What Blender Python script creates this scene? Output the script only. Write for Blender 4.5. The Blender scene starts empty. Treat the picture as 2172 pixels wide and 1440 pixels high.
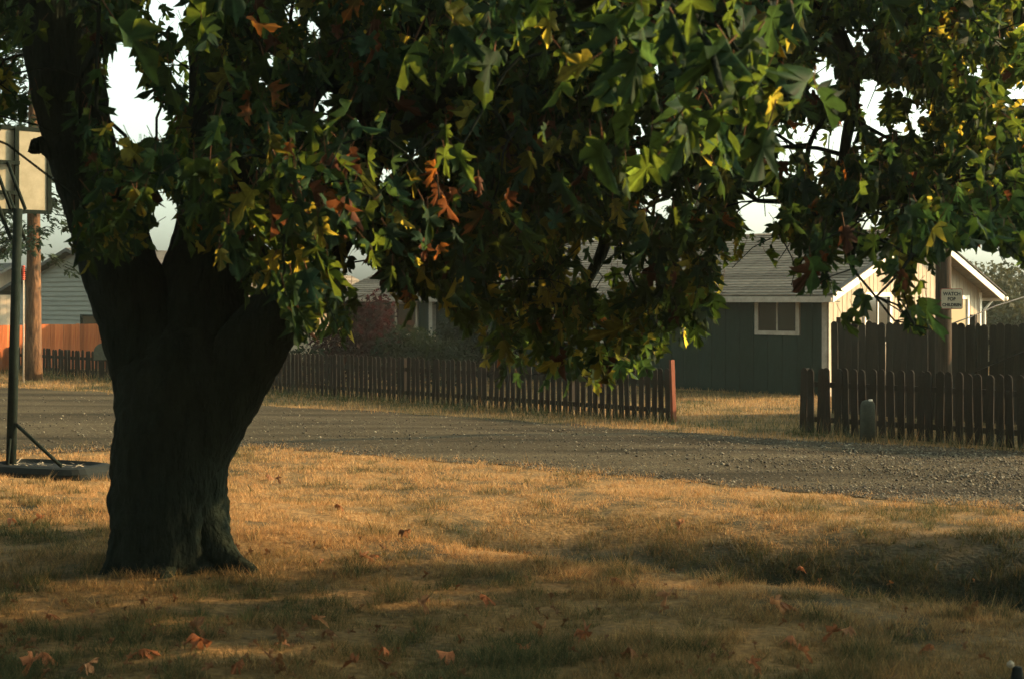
import bpy, math, random
import numpy as np
from mathutils import Vector, Matrix

random.seed(7)
rng = np.random.default_rng(7)
scene = bpy.context.scene
col = scene.collection
R = math.radians

# ---------------------------------------------------------------- camera, world, sun, exposure
CAMZ, F, CX, HY = 2.2, 3000.0, 1086.0, 635.0          # pixels of the 2172 x 1440 photograph
cam = bpy.data.cameras.new('camera'); camo = bpy.data.objects.new('camera', cam); col.objects.link(camo)
cam.sensor_width = 36.0; cam.lens = F / 2172.0 * 36.0
cam.shift_y = -(720.0 - HY) / 2172.0
camo.location = (0, 0, CAMZ); camo.rotation_euler = (R(90), 0, 0)
cam.clip_start = 0.1; cam.clip_end = 3000
cam.dof.use_dof = True; cam.dof.focus_distance = 23.0; cam.dof.aperture_fstop = 5.0
scene.camera = camo

SUN_AZ, SUN_EL = 77.0, 19.0
sdir = Vector((math.sin(R(SUN_AZ)) * math.cos(R(SUN_EL)), math.cos(R(SUN_AZ)) * math.cos(R(SUN_EL)), math.sin(R(SUN_EL))))
w = bpy.data.worlds.new('World'); scene.world = w; w.use_nodes = True
nt = w.node_tree; nt.nodes.clear()
sky = nt.nodes.new('ShaderNodeTexSky'); sky.sky_type = 'NISHITA'; sky.sun_disc = False
sky.sun_elevation = R(SUN_EL); sky.sun_rotation = R(SUN_AZ)
sky.air_density = 1.0; sky.dust_density = 4.0; sky.ozone_density = 0.6
hs = nt.nodes.new('ShaderNodeHueSaturation'); hs.inputs['Saturation'].default_value = 0.35
tint = nt.nodes.new('ShaderNodeMix'); tint.data_type = 'RGBA'; tint.blend_type = 'MULTIPLY'
tint.inputs['Factor'].default_value = 1.0; tint.inputs[7].default_value = (0.89, 1.0, 0.86, 1)
bg = nt.nodes.new('ShaderNodeBackground'); bg.inputs['Strength'].default_value = 0.15
wo = nt.nodes.new('ShaderNodeOutputWorld')
nt.links.new(sky.outputs[0], hs.inputs['Color']); nt.links.new(hs.outputs[0], tint.inputs[6])
nt.links.new(tint.outputs[2], bg.inputs[0]); nt.links.new(bg.outputs[0], wo.inputs[0])
sl = bpy.data.lights.new('sun', 'SUN'); sl.energy = 5.0; sl.angle = R(0.6); sl.color = (1.0, 0.63, 0.31)
so = bpy.data.objects.new('sun', sl); col.objects.link(so); so.location = (30, 10, 15)
so.rotation_euler = sdir.to_track_quat('Z', 'Y').to_euler()
scene.view_settings.view_transform = 'Standard'; scene.view_settings.look = 'None'
scene.view_settings.gamma = 1.0; scene.view_settings.exposure = 1.7
scene.render.engine = 'CYCLES'
scene.cycles.use_denoising = True
scene.cycles.max_bounces = 6; scene.cycles.diffuse_bounces = 4; scene.cycles.transparent_max_bounces = 4

# ---------------------------------------------------------------- helpers
def P(px, py, Y):            # photograph pixel at depth Y -> world point
    return Vector(((px - CX) / F * Y, Y, CAMZ - (py - HY) / F * Y))
def G(px, py, z=0.0):        # photograph pixel lying on ground of height z
    return P(px, py, (CAMZ - z) * F / (py - HY))

def vnoise(x, y, seed=0):    # smooth value noise in 0..1
    x = np.asarray(x, float); y = np.asarray(y, float)
    xi = np.floor(x).astype(np.int64); yi = np.floor(y).astype(np.int64)
    fx = x - xi; fy = y - yi
    fx = fx * fx * (3 - 2 * fx); fy = fy * fy * (3 - 2 * fy)
    def h(a, b):
        n = (a * 374761393 + b * 668265263 + seed * 974711) & 0x7fffffff
        n = ((n ^ (n >> 13)) * 1274126177) & 0x7fffffff
        return ((n ^ (n >> 16)) & 0xffff) / 65535.0
    return (h(xi, yi) * (1 - fx) + h(xi + 1, yi) * fx) * (1 - fy) + (h(xi, yi + 1) * (1 - fx) + h(xi + 1, yi + 1) * fx) * fy
def fbm(x, y, seed=0, o=3):
    s = 0; a = 0.5; t = 0
    for k in range(o):
        s = s + a * vnoise(np.asarray(x) * 2 ** k, np.asarray(y) * 2 ** k, seed + k); t += a; a *= 0.55
    return s / t
def sstep(a, b, x):
    t = np.clip((np.asarray(x, float) - a) / (b - a), 0, 1); return t * t * (3 - 2 * t)

def link(o, parent=None):
    col.objects.link(o)
    if parent is not None: o.parent = parent
    return o
def tag(o, label=None, cat=None, group=None, kind=None):
    if label: o['label'] = label
    if cat: o['category'] = cat
    if group: o['group'] = group
    if kind: o['kind'] = kind
    return o
def empty(name, loc, rz=0.0):
    o = bpy.data.objects.new(name, None); o.location = loc; o.rotation_euler = (0, 0, rz); o.empty_display_size = 0.2
    return link(o)
def mesh_obj(name, V, Fc, mat, parent=None, smooth=False):
    me = bpy.data.meshes.new(name); me.from_pydata([tuple(v) for v in V], [], [tuple(f) for f in Fc])
    if smooth: me.polygons.foreach_set('use_smooth', [True] * len(me.polygons))
    for m in (mat if isinstance(mat, (list, tuple)) else [mat]): me.materials.append(m)
    me.update()
    return link(bpy.data.objects.new(name, me), parent)
def tri_mesh(name, V, T, mats, midx=None, cols=None):   # big triangle soups from numpy
    me = bpy.data.meshes.new(name)
    V = np.ascontiguousarray(V, np.float32); T = np.ascontiguousarray(T, np.int32)
    n = len(T)
    me.vertices.add(len(V)); me.vertices.foreach_set('co', V.ravel())
    me.loops.add(n * 3); me.loops.foreach_set('vertex_index', T.ravel())
    me.polygons.add(n); me.polygons.foreach_set('loop_start', np.arange(0, n * 3, 3, dtype=np.int32))
    for m in mats: me.materials.append(m)
    if midx is not None: me.polygons.foreach_set('material_index', np.ascontiguousarray(midx, np.int32))
    me.update(calc_edges=True)
    if cols is not None:
        a = me.color_attributes.new('tone', 'FLOAT_COLOR', 'POINT')
        a.data.foreach_set('color', np.ascontiguousarray(cols, np.float32).ravel())
    return me

BOXF = [(0, 3, 2, 1), (4, 5, 6, 7), (0, 1, 5, 4), (1, 2, 6, 5), (2, 3, 7, 6), (3, 0, 4, 7)]
_boxes = {}
def box_mesh(sx, sy, sz, mat, name='box'):     # base-centred box with slightly eased edges
    key = (round(sx, 3), round(sy, 3), round(sz, 3), mat.name)
    if key in _boxes: return _boxes[key]
    x, y = sx / 2, sy / 2
    me = bpy.data.meshes.new(name)
    me.from_pydata([(-x, -y, 0), (x, -y, 0), (x, y, 0), (-x, y, 0), (-x, -y, sz), (x, -y, sz), (x, y, sz), (-x, y, sz)], [], BOXF)
    me.materials.append(mat); me.update(); _boxes[key] = me
    return me
def box(name, loc, size, mat, parent=None, rot=(0, 0, 0)):
    o = bpy.data.objects.new(name, box_mesh(*size, mat, name)); o.location = loc; o.rotation_euler = rot
    return link(o, parent)
def bar(name, a, b, r, mat, parent=None, n=8, r2=None, square=False):
    V, Fc = tube_geo([Vector(a), Vector(b)], [r, r if r2 is None else r2], 4 if square else n)
    return mesh_obj(name, V, Fc, mat, parent, smooth=not square)
def tube_geo(pts, rad, n=8, rough=None, cap=True):
    V = []; Fc = []
    up = Vector((0, 1, 0))
    for i, p in enumerate(pts):
        t = (pts[min(i + 1, len(pts) - 1)] - pts[max(i - 1, 0)]).normalized()
        a = t.cross(up)
        if a.length < 0.15: a = t.cross(Vector((1, 0, 0)))
        a.normalize(); b = t.cross(a).normalized()
        for k in range(n):
            th = 2 * math.pi * (k + 0.5) / n
            rr = rad[i] * (1 if rough is None else rough(th, i))
            V.append(p + a * (math.cos(th) * rr) + b * (math.sin(th) * rr))
    for i in range(len(pts) - 1):
        for k in range(n):
            k2 = (k + 1) % n
            Fc.append((i * n + k, i * n + k2, (i + 1) * n + k2, (i + 1) * n + k))
    if cap:
        Fc.append(tuple(range(n - 1, -1, -1))); Fc.append(tuple(range((len(pts) - 1) * n, len(pts) * n)))
    return V, Fc

# ---------------------------------------------------------------- materials
def nodes_of(name):
    m = bpy.data.materials.new(name); m.use_nodes = True
    n = m.node_tree.nodes; l = m.node_tree.links
    return m, n, l, n['Principled BSDF']
def mat_noise(name, c1, c2, scale=6.0, stretch=(1, 1, 1), rough=0.85, bump=0.3, bscale=40.0, objvar=0.0, coords='Object', spec=0.07, bdist=0.01):
    m, n, l, b = nodes_of(name)
    tc = n.new('ShaderNodeTexCoord'); mp = n.new('ShaderNodeMapping'); mp.inputs['Scale'].default_value = stretch
    l.new(tc.outputs[coords], mp.inputs[0])
    nz = n.new('ShaderNodeTexNoise'); nz.inputs['Scale'].default_value = scale; nz.inputs['Detail'].default_value = 6; nz.inputs['Roughness'].default_value = 0.65
    l.new(mp.outputs[0], nz.inputs['Vector'])
    cr = n.new('ShaderNodeValToRGB'); cr.color_ramp.elements[0].position = 0.32; cr.color_ramp.elements[1].position = 0.68
    cr.color_ramp.elements[0].color = (*c1, 1); cr.color_ramp.elements[1].color = (*c2, 1)
    l.new(nz.outputs['Fac'], cr.inputs[0])
    out = cr.outputs[0]
    if objvar:
        oi = n.new('ShaderNodeObjectInfo'); mr = n.new('ShaderNodeMapRange')
        mr.inputs['To Min'].default_value = 1 - objvar; mr.inputs['To Max'].default_value = 1 + objvar
        l.new(oi.outputs['Random'], mr.inputs['Value'])
        hv = n.new('ShaderNodeHueSaturation'); l.new(mr.outputs[0], hv.inputs['Value']); l.new(out, hv.inputs['Color']); out = hv.outputs[0]
    l.new(out, b.inputs['Base Color'])
    b.inputs['Roughness'].default_value = rough; b.inputs['Specular IOR Level'].default_value = spec
    if bump:
        n2 = n.new('ShaderNodeTexNoise'); n2.inputs['Scale'].default_value = bscale; n2.inputs['Detail'].default_value = 5
        l.new(mp.outputs[0], n2.inputs['Vector'])
        bp = n.new('ShaderNodeBump'); bp.inputs['Strength'].default_value = bump; bp.inputs['Distance'].default_value = bdist
        l.new(n2.outputs['Fac'], bp.inputs['Height']); l.new(bp.outputs[0], b.inputs['Normal'])
    return m
def mat_leaf(name, c, tr, mixf=0.45, var=0.25, c2=None, tr2=None, thr=0.62):
    m, n, l, b = nodes_of(name)
    tc = n.new('ShaderNodeTexCoord'); nz = n.new('ShaderNodeTexNoise'); nz.inputs['Scale'].default_value = 5.0; nz.inputs['Detail'].default_value = 3
    l.new(tc.outputs['Object'], nz.inputs['Vector'])
    nb = n.new('ShaderNodeTexNoise'); nb.inputs['Scale'].default_value = 9.0; nb.inputs['Detail'].default_value = 4; l.new(tc.outputs['Object'], nb.inputs['Vector'])
    mr = n.new('ShaderNodeMapRange'); mr.inputs['From Min'].default_value = 0.3; mr.inputs['From Max'].default_value = 0.7
    mr.inputs['To Min'].default_value = 1 - var; mr.inputs['To Max'].default_value = 1 + var; l.new(nz.outputs['Fac'], mr.inputs['Value'])
    mk = n.new('ShaderNodeMapRange'); mk.inputs['From Min'].default_value = thr; mk.inputs['From Max'].default_value = thr + 0.08; l.new(nb.outputs['Fac'], mk.inputs['Value'])
    outs = []
    for ca, cb_ in ((c, c2 or tuple(k * 0.6 for k in c)), (tr, tr2 or tuple(k * 0.7 for k in tr))):
        mx = n.new('ShaderNodeMix'); mx.data_type = 'RGBA'; mx.inputs[6].default_value = (*ca, 1); mx.inputs[7].default_value = (*cb_, 1); l.new(mk.outputs[0], mx.inputs['Factor'])
        hv = n.new('ShaderNodeHueSaturation'); l.new(mx.outputs[2], hv.inputs['Color']); l.new(mr.outputs[0], hv.inputs['Value']); outs.append(hv.outputs[0])
    def mth(op, a, b_=0.0):
        q = n.new('ShaderNodeMath'); q.operation = op
        for k_, v_ in enumerate((a, b_)):
            if isinstance(v_, (int, float)): q.inputs[k_].default_value = v_
            else: l.new(v_, q.inputs[k_])
        return q.outputs[0]
    at = n.new('ShaderNodeAttribute'); at.attribute_name = 'tone'; sp = n.new('ShaderNodeSeparateColor'); l.new(at.outputs['Color'], sp.inputs[0])
    lx_ = mth('MULTIPLY', mth('SUBTRACT', sp.outputs[0], 0.5), 2.0); ly_ = mth('MULTIPLY', mth('SUBTRACT', sp.outputs[1], 0.5), 2.0)
    ang = mth('PINGPONG', mth('ARCTAN2', lx_, mth('ADD', ly_, 0.03)), 0.36)
    vr = n.new('ShaderNodeMapRange'); vr.inputs['From Min'].default_value = 0.0; vr.inputs['From Max'].default_value = 0.055
    vr.inputs['To Min'].default_value = 1.75; vr.inputs['To Max'].default_value = 1.0; l.new(ang, vr.inputs['Value'])
    lv = mth('MULTIPLY', vr.outputs[0], mth('ADD', 0.5, mth('MULTIPLY', sp.outputs[2], 0.75)))
    for k_ in (0, 1):
        q = n.new('ShaderNodeHueSaturation'); l.new(outs[k_], q.inputs['Color']); l.new(lv, q.inputs['Value']); outs[k_] = q.outputs[0]
    l.new(outs[0], b.inputs['Base Color']); b.inputs['Roughness'].default_value = 0.65; b.inputs['Specular IOR Level'].default_value = 0.05
    t = n.new('ShaderNodeBsdfTranslucent'); l.new(outs[1], t.inputs[0])
    ms = n.new('ShaderNodeMixShader'); ms.inputs[0].default_value = mixf
    l.new(b.outputs[0], ms.inputs[1]); l.new(t.outputs[0], ms.inputs[2]); l.new(ms.outputs[0], n['Material Output'].inputs[0])
    return m
def mat_tone(name, transl=0.3, rough=0.8):     # colour from the mesh's own tone attribute (grass, stones)
    m, n, l, b = nodes_of(name)
    at = n.new('ShaderNodeAttribute'); at.attribute_name = 'tone'
    l.new(at.outputs['Color'], b.inputs['Base Color']); b.inputs['Roughness'].default_value = rough; b.inputs['Specular IOR Level'].default_value = 0.2
    if transl:
        t = n.new('ShaderNodeBsdfTranslucent'); l.new(at.outputs['Color'], t.inputs[0])
        mx = n.new('ShaderNodeMixShader'); mx.inputs[0].default_value = transl
        l.new(b.outputs[0], mx.inputs[1]); l.new(t.outputs[0], mx.inputs[2]); l.new(mx.outputs[0], n['Material Output'].inputs[0])
    return m
def mat_glass(name, c):
    m, n, l, b = nodes_of(name)
    b.inputs['Base Color'].default_value = (*c, 1); b.inputs['Roughness'].default_value = 0.06; b.inputs['Specular IOR Level'].default_value = 0.22
    return m

M = {}
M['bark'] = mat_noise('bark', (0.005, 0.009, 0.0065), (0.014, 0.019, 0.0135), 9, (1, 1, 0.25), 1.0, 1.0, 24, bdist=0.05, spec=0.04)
M['twig'] = mat_noise('twig', (0.06, 0.03, 0.015), (0.11, 0.055, 0.03), 20, (1, 1, 1), 0.8, 0)
M['fir_bark'] = mat_noise('fir_bark', (0.03, 0.018, 0.012), (0.15, 0.08, 0.04), 7, (1, 1, 0.3), 0.95, 0.9, 18, bdist=0.04)
LEAF = [mat_leaf('leaf_green', (0.016, 0.042, 0.018), (0.095, 0.140, 0.016), 0.48),
        mat_leaf('leaf_deep_green', (0.012, 0.034, 0.019), (0.042, 0.082, 0.018), 0.45),
        mat_leaf('leaf_yellow_green', (0.036, 0.046, 0.012), (0.34, 0.29, 0.035), 0.55, 0.3, (0.045, 0.030, 0.010), (0.20, 0.12, 0.02), 0.70),
        mat_leaf('leaf_orange', (0.13, 0.045, 0.012), (0.38, 0.14, 0.025), 0.45, 0.3, (0.05, 0.035, 0.010), (0.20, 0.12, 0.02), 0.52),
        mat_leaf('leaf_brown', (0.055, 0.022, 0.012), (0.14, 0.055, 0.02), 0.3)]
M['fallen'] = mat_leaf('fallen_leaf', (0.26, 0.10, 0.045), (0.30, 0.12, 0.05), 0.3)
M['fallen2'] = mat_leaf('fallen_leaf_dull', (0.24, 0.12, 0.06), (0.3, 0.14, 0.06), 0.3)
M['picket'] = mat_noise('picket_wood', (0.006, 0.005, 0.0035), (0.018, 0.0115, 0.0075), 5, (6, 6, 0.7), 0.85, 0.4, 30, objvar=0.3)
M['redpost'] = mat_noise('red_post_wood', (0.075, 0.022, 0.012), (0.13, 0.04, 0.02), 5, (6, 6, 0.7), 0.8, 0.3, 30)
M['redboard'] = mat_noise('red_board_wood', (0.22, 0.055, 0.018), (0.36, 0.115, 0.04), 3, (5, 5, 0.5), 0.8, 0.3, 25, objvar=0.3)
M['tallboard'] = mat_noise('weathered_board', (0.009, 0.008, 0.0055), (0.024, 0.018, 0.012), 4, (6, 6, 0.5), 0.9, 0.4, 30, objvar=0.28)
M['darkwall'] = mat_noise('dark_green_paint', (0.005, 0.0135, 0.0095), (0.0085, 0.020, 0.0145), 4, (3, 3, 0.6), 0.8, 0.2, 30, objvar=0.12)
M['groove'] = mat_noise('siding_groove', (0.12, 0.09, 0.055), (0.17, 0.13, 0.08), 8, (1, 1, 1), 0.9, 0)
M['cream'] = mat_noise('cream_siding_paint', (0.225, 0.19, 0.14), (0.30, 0.255, 0.19), 4, (4, 4, 0.4), 0.75, 0.2, 40, objvar=0.06)
M['white'] = mat_noise('white_trim_paint', (0.50, 0.47, 0.40), (0.66, 0.62, 0.54), 6, (1, 1, 1), 0.7, 0.15, 40)
M['dimtrim'] = mat_noise('weathered_trim_paint', (0.22, 0.19, 0.145), (0.34, 0.29, 0.225), 8, (1, 1, 1), 0.75, 0.2, 40)
M['shingle'] = mat_noise('asphalt_shingle', (0.075, 0.064, 0.049), (0.20, 0.165, 0.125), 5, (1.2, 6, 1), 0.95, 0.5, 60, objvar=0.35)
M['lap'] = mat_noise('grey_lap_siding', (0.17, 0.175, 0.145), (0.23, 0.23, 0.19), 3, (0.4, 1, 4), 0.8, 0.15, 30, objvar=0.06)
M['darkroof'] = mat_noise('dark_roof', (0.04, 0.04, 0.036), (0.085, 0.08, 0.07), 5, (1, 1, 1), 0.95, 0.4, 40)
M['glass'] = mat_glass('window_glass', (0.016, 0.016, 0.012))
M['screen'] = mat_glass('pale_window_glass', (0.22, 0.19, 0.12))
M['blackmetal'] = mat_noise('black_painted_metal', (0.005, 0.009, 0.007), (0.012, 0.016, 0.013), 12, (1, 1, 1), 0.9, 0.05, 60, spec=0.03)
M['board'] = mat_noise('weathered_backboard', (0.19, 0.175, 0.12), (0.25, 0.23, 0.165), 9, (1, 1, 1), 0.6, 0.1, 60)
M['tank'] = mat_noise('black_plastic', (0.004, 0.006, 0.0055), (0.009, 0.012, 0.011), 8, (1, 1, 1), 0.8, 0.15, 30, spec=0.08)
M['litter'] = mat_noise('dry_litter', (0.20, 0.17, 0.12), (0.40, 0.34, 0.24), 30, (1, 1, 1), 0.9, 0.5, 50)
M['polewood'] = mat_noise('pole_wood', (0.014, 0.012, 0.009), (0.055, 0.036, 0.022), 6, (5, 5, 0.3), 0.9, 0.5, 30, bdist=0.02)
M['concrete'] = mat_noise('grey_concrete', (0.022, 0.027, 0.019), (0.046, 0.050, 0.037), 14, (1, 1, 1), 0.9, 0.4, 60)
M['signface'] = mat_noise('sign_enamel', (0.25, 0.21, 0.145), (0.35, 0.30, 0.21), 9, (1, 1, 1), 0.5, 0.05, 60)
M['signred'] = mat_noise('sign_border', (0.16, 0.05, 0.035), (0.26, 0.09, 0.06), 12, (1, 1, 1), 0.6, 0)
M['signblack'] = mat_noise('sign_letters', (0.012, 0.014, 0.014), (0.03, 0.03, 0.03), 12, (1, 1, 1), 0.6, 0)
M['redsleeve'] = mat_noise('red_sleeve', (0.35, 0.05, 0.03), (0.5, 0.09, 0.05), 12, (1, 1, 1), 0.5, 0.1)
M['wire'] = mat_noise('wire_black', (0.01, 0.01, 0.01), (0.02, 0.02, 0.02), 12, (1, 1, 1), 0.6, 0)
M['fir'] = mat_leaf('fir_needles', (0.020, 0.038, 0.018), (0.03, 0.05, 0.015), 0.2)
M['fir2'] = mat_leaf('fir_needles_olive', (0.035, 0.048, 0.022), (0.05, 0.06, 0.02), 0.2)
M['bushgreen'] = mat_leaf('bush_leaf', (0.009, 0.018, 0.009), (0.025, 0.045, 0.012), 0.3)
M['bushred'] = mat_leaf('red_bush_leaf', (0.020, 0.005, 0.006), (0.07, 0.012, 0.013), 0.35)
M['faroli'] = mat_leaf('far_olive_leaf', (0.075, 0.078, 0.040), (0.12, 0.12, 0.05), 0.3)
M['grass'] = mat_tone('grass_blades', 0.35)
M['stones'] = mat_tone('gravel_stones', 0.0)

# ---------------------------------------------------------------- ground
UD, VD = np.array((0.85, -0.53)), np.array((0.53, 0.85))
def hgt(x, y):
    x = np.asarray(x, float); y = np.asarray(y, float)
    u = UD[0] * x + UD[1] * y; v = VD[0] * x + VD[1] * y
    base = 0.20 * (1 - sstep(9.3, 12.8, v))
    D = 0.40 * sstep(-8.8, -6.8, u) + 0.55 * sstep(-7.0, -2.6, u) + 0.02
    D = D * (1 - sstep(9, 26, u) * 0.3)
    vn = v + 0.22 * (fbm(u * 0.35, 0 * u, 5) - 0.5) - 0.25 * (1 - sstep(-7.5, -5, u))
    ditch = D * sstep(9.42, 9.85, vn) * (1 - sstep(10.2, 13.5, vn))
    bumps = ((fbm(x * 0.9, y * 0.9, 11) - 0.5) * 0.07 + (fbm(x * 2.4, y * 2.4, 12) - 0.5) * 0.05) * (1 - sstep(11.5, 13, v)) * sstep(-40, -20, x)
    # root mound at the big tree
    rr = np.hypot(x + 2.55, y - 10.6)
    mound = 0.03 * np.exp(-(rr / 0.9) ** 2)
    return base - ditch + bumps + mound
def ditch_green_shade(x, y):          # ditch bottom and far bank: greener growth plus painted-in shade
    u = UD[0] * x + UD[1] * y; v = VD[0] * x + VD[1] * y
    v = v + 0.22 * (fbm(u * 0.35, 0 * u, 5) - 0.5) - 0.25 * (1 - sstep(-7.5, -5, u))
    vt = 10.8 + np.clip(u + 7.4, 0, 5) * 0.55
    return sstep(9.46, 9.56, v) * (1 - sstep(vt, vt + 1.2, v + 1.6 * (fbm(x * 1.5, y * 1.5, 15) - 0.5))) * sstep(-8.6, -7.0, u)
def nonuni(lo, hi, step, far, k=1.28):
    a = list(np.arange(lo, hi + 1e-6, step)); s = step
    while a[-1] < far: s *= k; a.append(a[-1] + s)
    s = step; b = [lo]
    while b[-1] > -far: s *= k; b.append(b[-1] - s)
    return np.array(b[:0:-1] + a)
gx = nonuni(-13, 13, 0.16, 900); gy = nonuni(2.0, 22, 0.16, 900)
XX, YY = np.meshgrid(gx, gy); ZZ = hgt(XX, YY)
nx, ny = len(gx), len(gy)
idx = np.arange(nx * ny).reshape(ny, nx)
q = np.stack([idx[:-1, :-1], idx[:-1, 1:], idx[1:, 1:], idx[1:, :-1]], -1).reshape(-1, 4)
V = np.stack([XX, YY, ZZ], -1).reshape(-1, 3)
T = np.concatenate([q[:, [0, 1, 2]], q[:, [0, 2, 3]]])
def mat_ground():
    m, n, l, b = nodes_of('lawn_soil')
    tc = n.new('ShaderNodeTexCoord')
    n1 = n.new('ShaderNodeTexNoise'); n1.inputs['Scale'].default_value = 0.7; n1.inputs['Detail'].default_value = 7; n1.inputs['Roughness'].default_value = 0.7
    n2 = n.new('ShaderNodeTexNoise'); n2.inputs['Scale'].default_value = 22; n2.inputs['Detail'].default_value = 6
    l.new(tc.outputs['Object'], n1.inputs[0]); l.new(tc.outputs['Object'], n2.inputs[0])
    cr = n.new('ShaderNodeValToRGB'); e = cr.color_ramp.elements
    e[0].position = 0.36; e[0].color = (0.022, 0.026, 0.011, 1); e[1].position = 0.58; e[1].color = (0.22, 0.135, 0.052, 1)
    l.new(n1.outputs['Fac'], cr.inputs[0])
    c2 = n.new('ShaderNodeValToRGB'); c2.color_ramp.elements[0].position = 0.3; c2.color_ramp.elements[0].color = (0.45, 0.42, 0.36, 1); c2.color_ramp.elements[1].position = 0.65
    l.new(n2.outputs['Fac'], c2.inputs[0])
    mx = n.new('ShaderNodeMix'); mx.data_type = 'RGBA'; mx.blend_type = 'MULTIPLY'; mx.inputs['Factor'].default_value = 1
    at = n.new('ShaderNodeAttribute'); at.attribute_name = 'tone'; gs_mix = n.new('ShaderNodeMix'); gs_mix.data_type = 'RGBA'; gs_mix.inputs[7].default_value = (0.010, 0.014, 0.006, 1)  # dark green soil colour that also carries the painted ditch shade
    l.new(at.outputs['Fac'], gs_mix.inputs['Factor']); l.new(cr.outputs[0], gs_mix.inputs[6])
    l.new(gs_mix.outputs[2], mx.inputs[6]); l.new(c2.outputs[0], mx.inputs[7]); l.new(mx.outputs[2], b.inputs['Base Color'])
    b.inputs['Roughness'].default_value = 0.95; b.inputs['Specular IOR Level'].default_value = 0.1
    bp = n.new('ShaderNodeBump'); bp.inputs['Strength'].default_value = 0.8; bp.inputs['Distance'].default_value = 0.03
    l.new(n2.outputs['Fac'], bp.inputs['Height']); l.new(bp.outputs[0], b.inputs['Normal'])
    return m
ditch_gs = ditch_green_shade(XX.ravel(), YY.ravel())
me = tri_mesh('ground', V, T, [mat_ground()], cols=np.stack([ditch_gs, ditch_gs, ditch_gs, np.ones_like(ditch_gs)], -1))
me.polygons.foreach_set('use_smooth', np.ones(len(T), bool))
ground = link(bpy.data.objects.new('ground', me)); tag(ground, 'dry lawn and ditch bank reaching to the houses', kind='structure')

# ---------------------------------------------------------------- gravel road
near_px = [(-900, 985), (-300, 972), (0, 966), (240, 955), (500, 945), (800, 968), (1086, 990), (1500, 1024), (1800, 1052), (2172, 1078), (2700, 1120), (3600, 1200)]
far_px = [(-900, 808), (-300, 816), (0, 821), (230, 832), (560, 860), (800, 874), (1086, 892), (1400, 914), (1700, 934), (2000, 948), (2172, 958), (2700, 990), (3600, 1040)]
near_w = [G(*p) for p in near_px]; far_w = [G(*p) for p in far_px]
def polyline(pts, n):
    p = np.array([(a.x, a.y) for a in pts]); s = np.r_[0, np.cumsum(np.hypot(*np.diff(p, axis=0).T))]
    t = np.linspace(0, s[-1], n)
    return np.stack([np.interp(t, s, p[:, 0]), np.interp(t, s, p[:, 1])], -1)
RN, RF = polyline(near_w, 90), polyline(far_w, 90)
def near_edge_y(x): return np.interp(x, RN[:, 0], RN[:, 1])
def far_edge_y(x): return np.interp(x, RF[:, 0], RF[:, 1])
m = 14; V = []; T = []
for i in range(90):
    for j in range(m + 1):
        f = j / m; p = RN[i] * (1 - f) + RF[i] * f
        wob = (vnoise(i * 0.9, j, 3) - 0.5) * 0.5 if j in (0, m) else 0
        crown = 0.05 * math.sin(math.pi * f) - 0.02 * math.exp(-((f - 0.35) / 0.08) ** 2) - 0.02 * math.exp(-((f - 0.7) / 0.08) ** 2)
        V.append((p[0], p[1] + wob, max(float(hgt(p[0], p[1])), 0) + 0.008 + crown))
for i in range(89):
    for j in range(m):
        a = i * (m + 1) + j
        T += [(a, a + m + 1, a + 1), (a + 1, a + m + 1, a + m + 2)]
def mat_road():
    m_, n, l, b = nodes_of('gravel_road')
    tc = n.new('ShaderNodeTexCoord')
    n1 = n.new('ShaderNodeTexNoise'); n1.inputs['Scale'].default_value = 0.8; n1.inputs['Detail'].default_value = 5
    vo = n.new('ShaderNodeTexVoronoi'); vo.inputs['Scale'].default_value = 34
    mp = n.new('ShaderNodeMapping'); mp.inputs['Rotation'].default_value = (0, 0, R(34)); mp.inputs['Scale'].default_value = (0.16, 1.5, 1)
    l.new(tc.outputs['Object'], mp.inputs[0]); l.new(mp.outputs[0], n1.inputs[0]); l.new(tc.outputs['Object'], vo.inputs['Vector'])
    cr = n.new('ShaderNodeValToRGB'); e = cr.color_ramp.elements
    e[0].position = 0.35; e[0].color = (0.017, 0.0142, 0.0078, 1); e[1].position = 0.66; e[1].color = (0.058, 0.048, 0.028, 1)
    l.new(n1.outputs['Fac'], cr.inputs[0])
    mr = n.new('ShaderNodeMapRange'); mr.inputs['To Min'].default_value = 0.45; mr.inputs['To Max'].default_value = 1.55
    l.new(vo.outputs['Color'], mr.inputs['Value'])
    hv = n.new('ShaderNodeHueSaturation'); l.new(cr.outputs[0], hv.inputs['Color']); l.new(mr.outputs[0], hv.inputs['Value'])
    l.new(hv.outputs[0], b.inputs['Base Color']); b.inputs['Roughness'].default_value = 0.95; b.inputs['Specular IOR Level'].default_value = 0.05
    bp = n.new('ShaderNodeBump'); bp.inputs['Strength'].default_value = 0.9; bp.inputs['Distance'].default_value = 0.02
    l.new(vo.outputs['Distance'], bp.inputs['Height']); l.new(bp.outputs[0], b.inputs['Normal'])
    return m_
me = tri_mesh('road', np.array(V), np.array(T), [mat_road()]); me.polygons.foreach_set('use_smooth', np.ones(len(T), bool))
road = link(bpy.data.objects.new('road', me)); tag(road, 'dull grey brown gravel lane crossing behind the tree', kind='structure')

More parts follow.
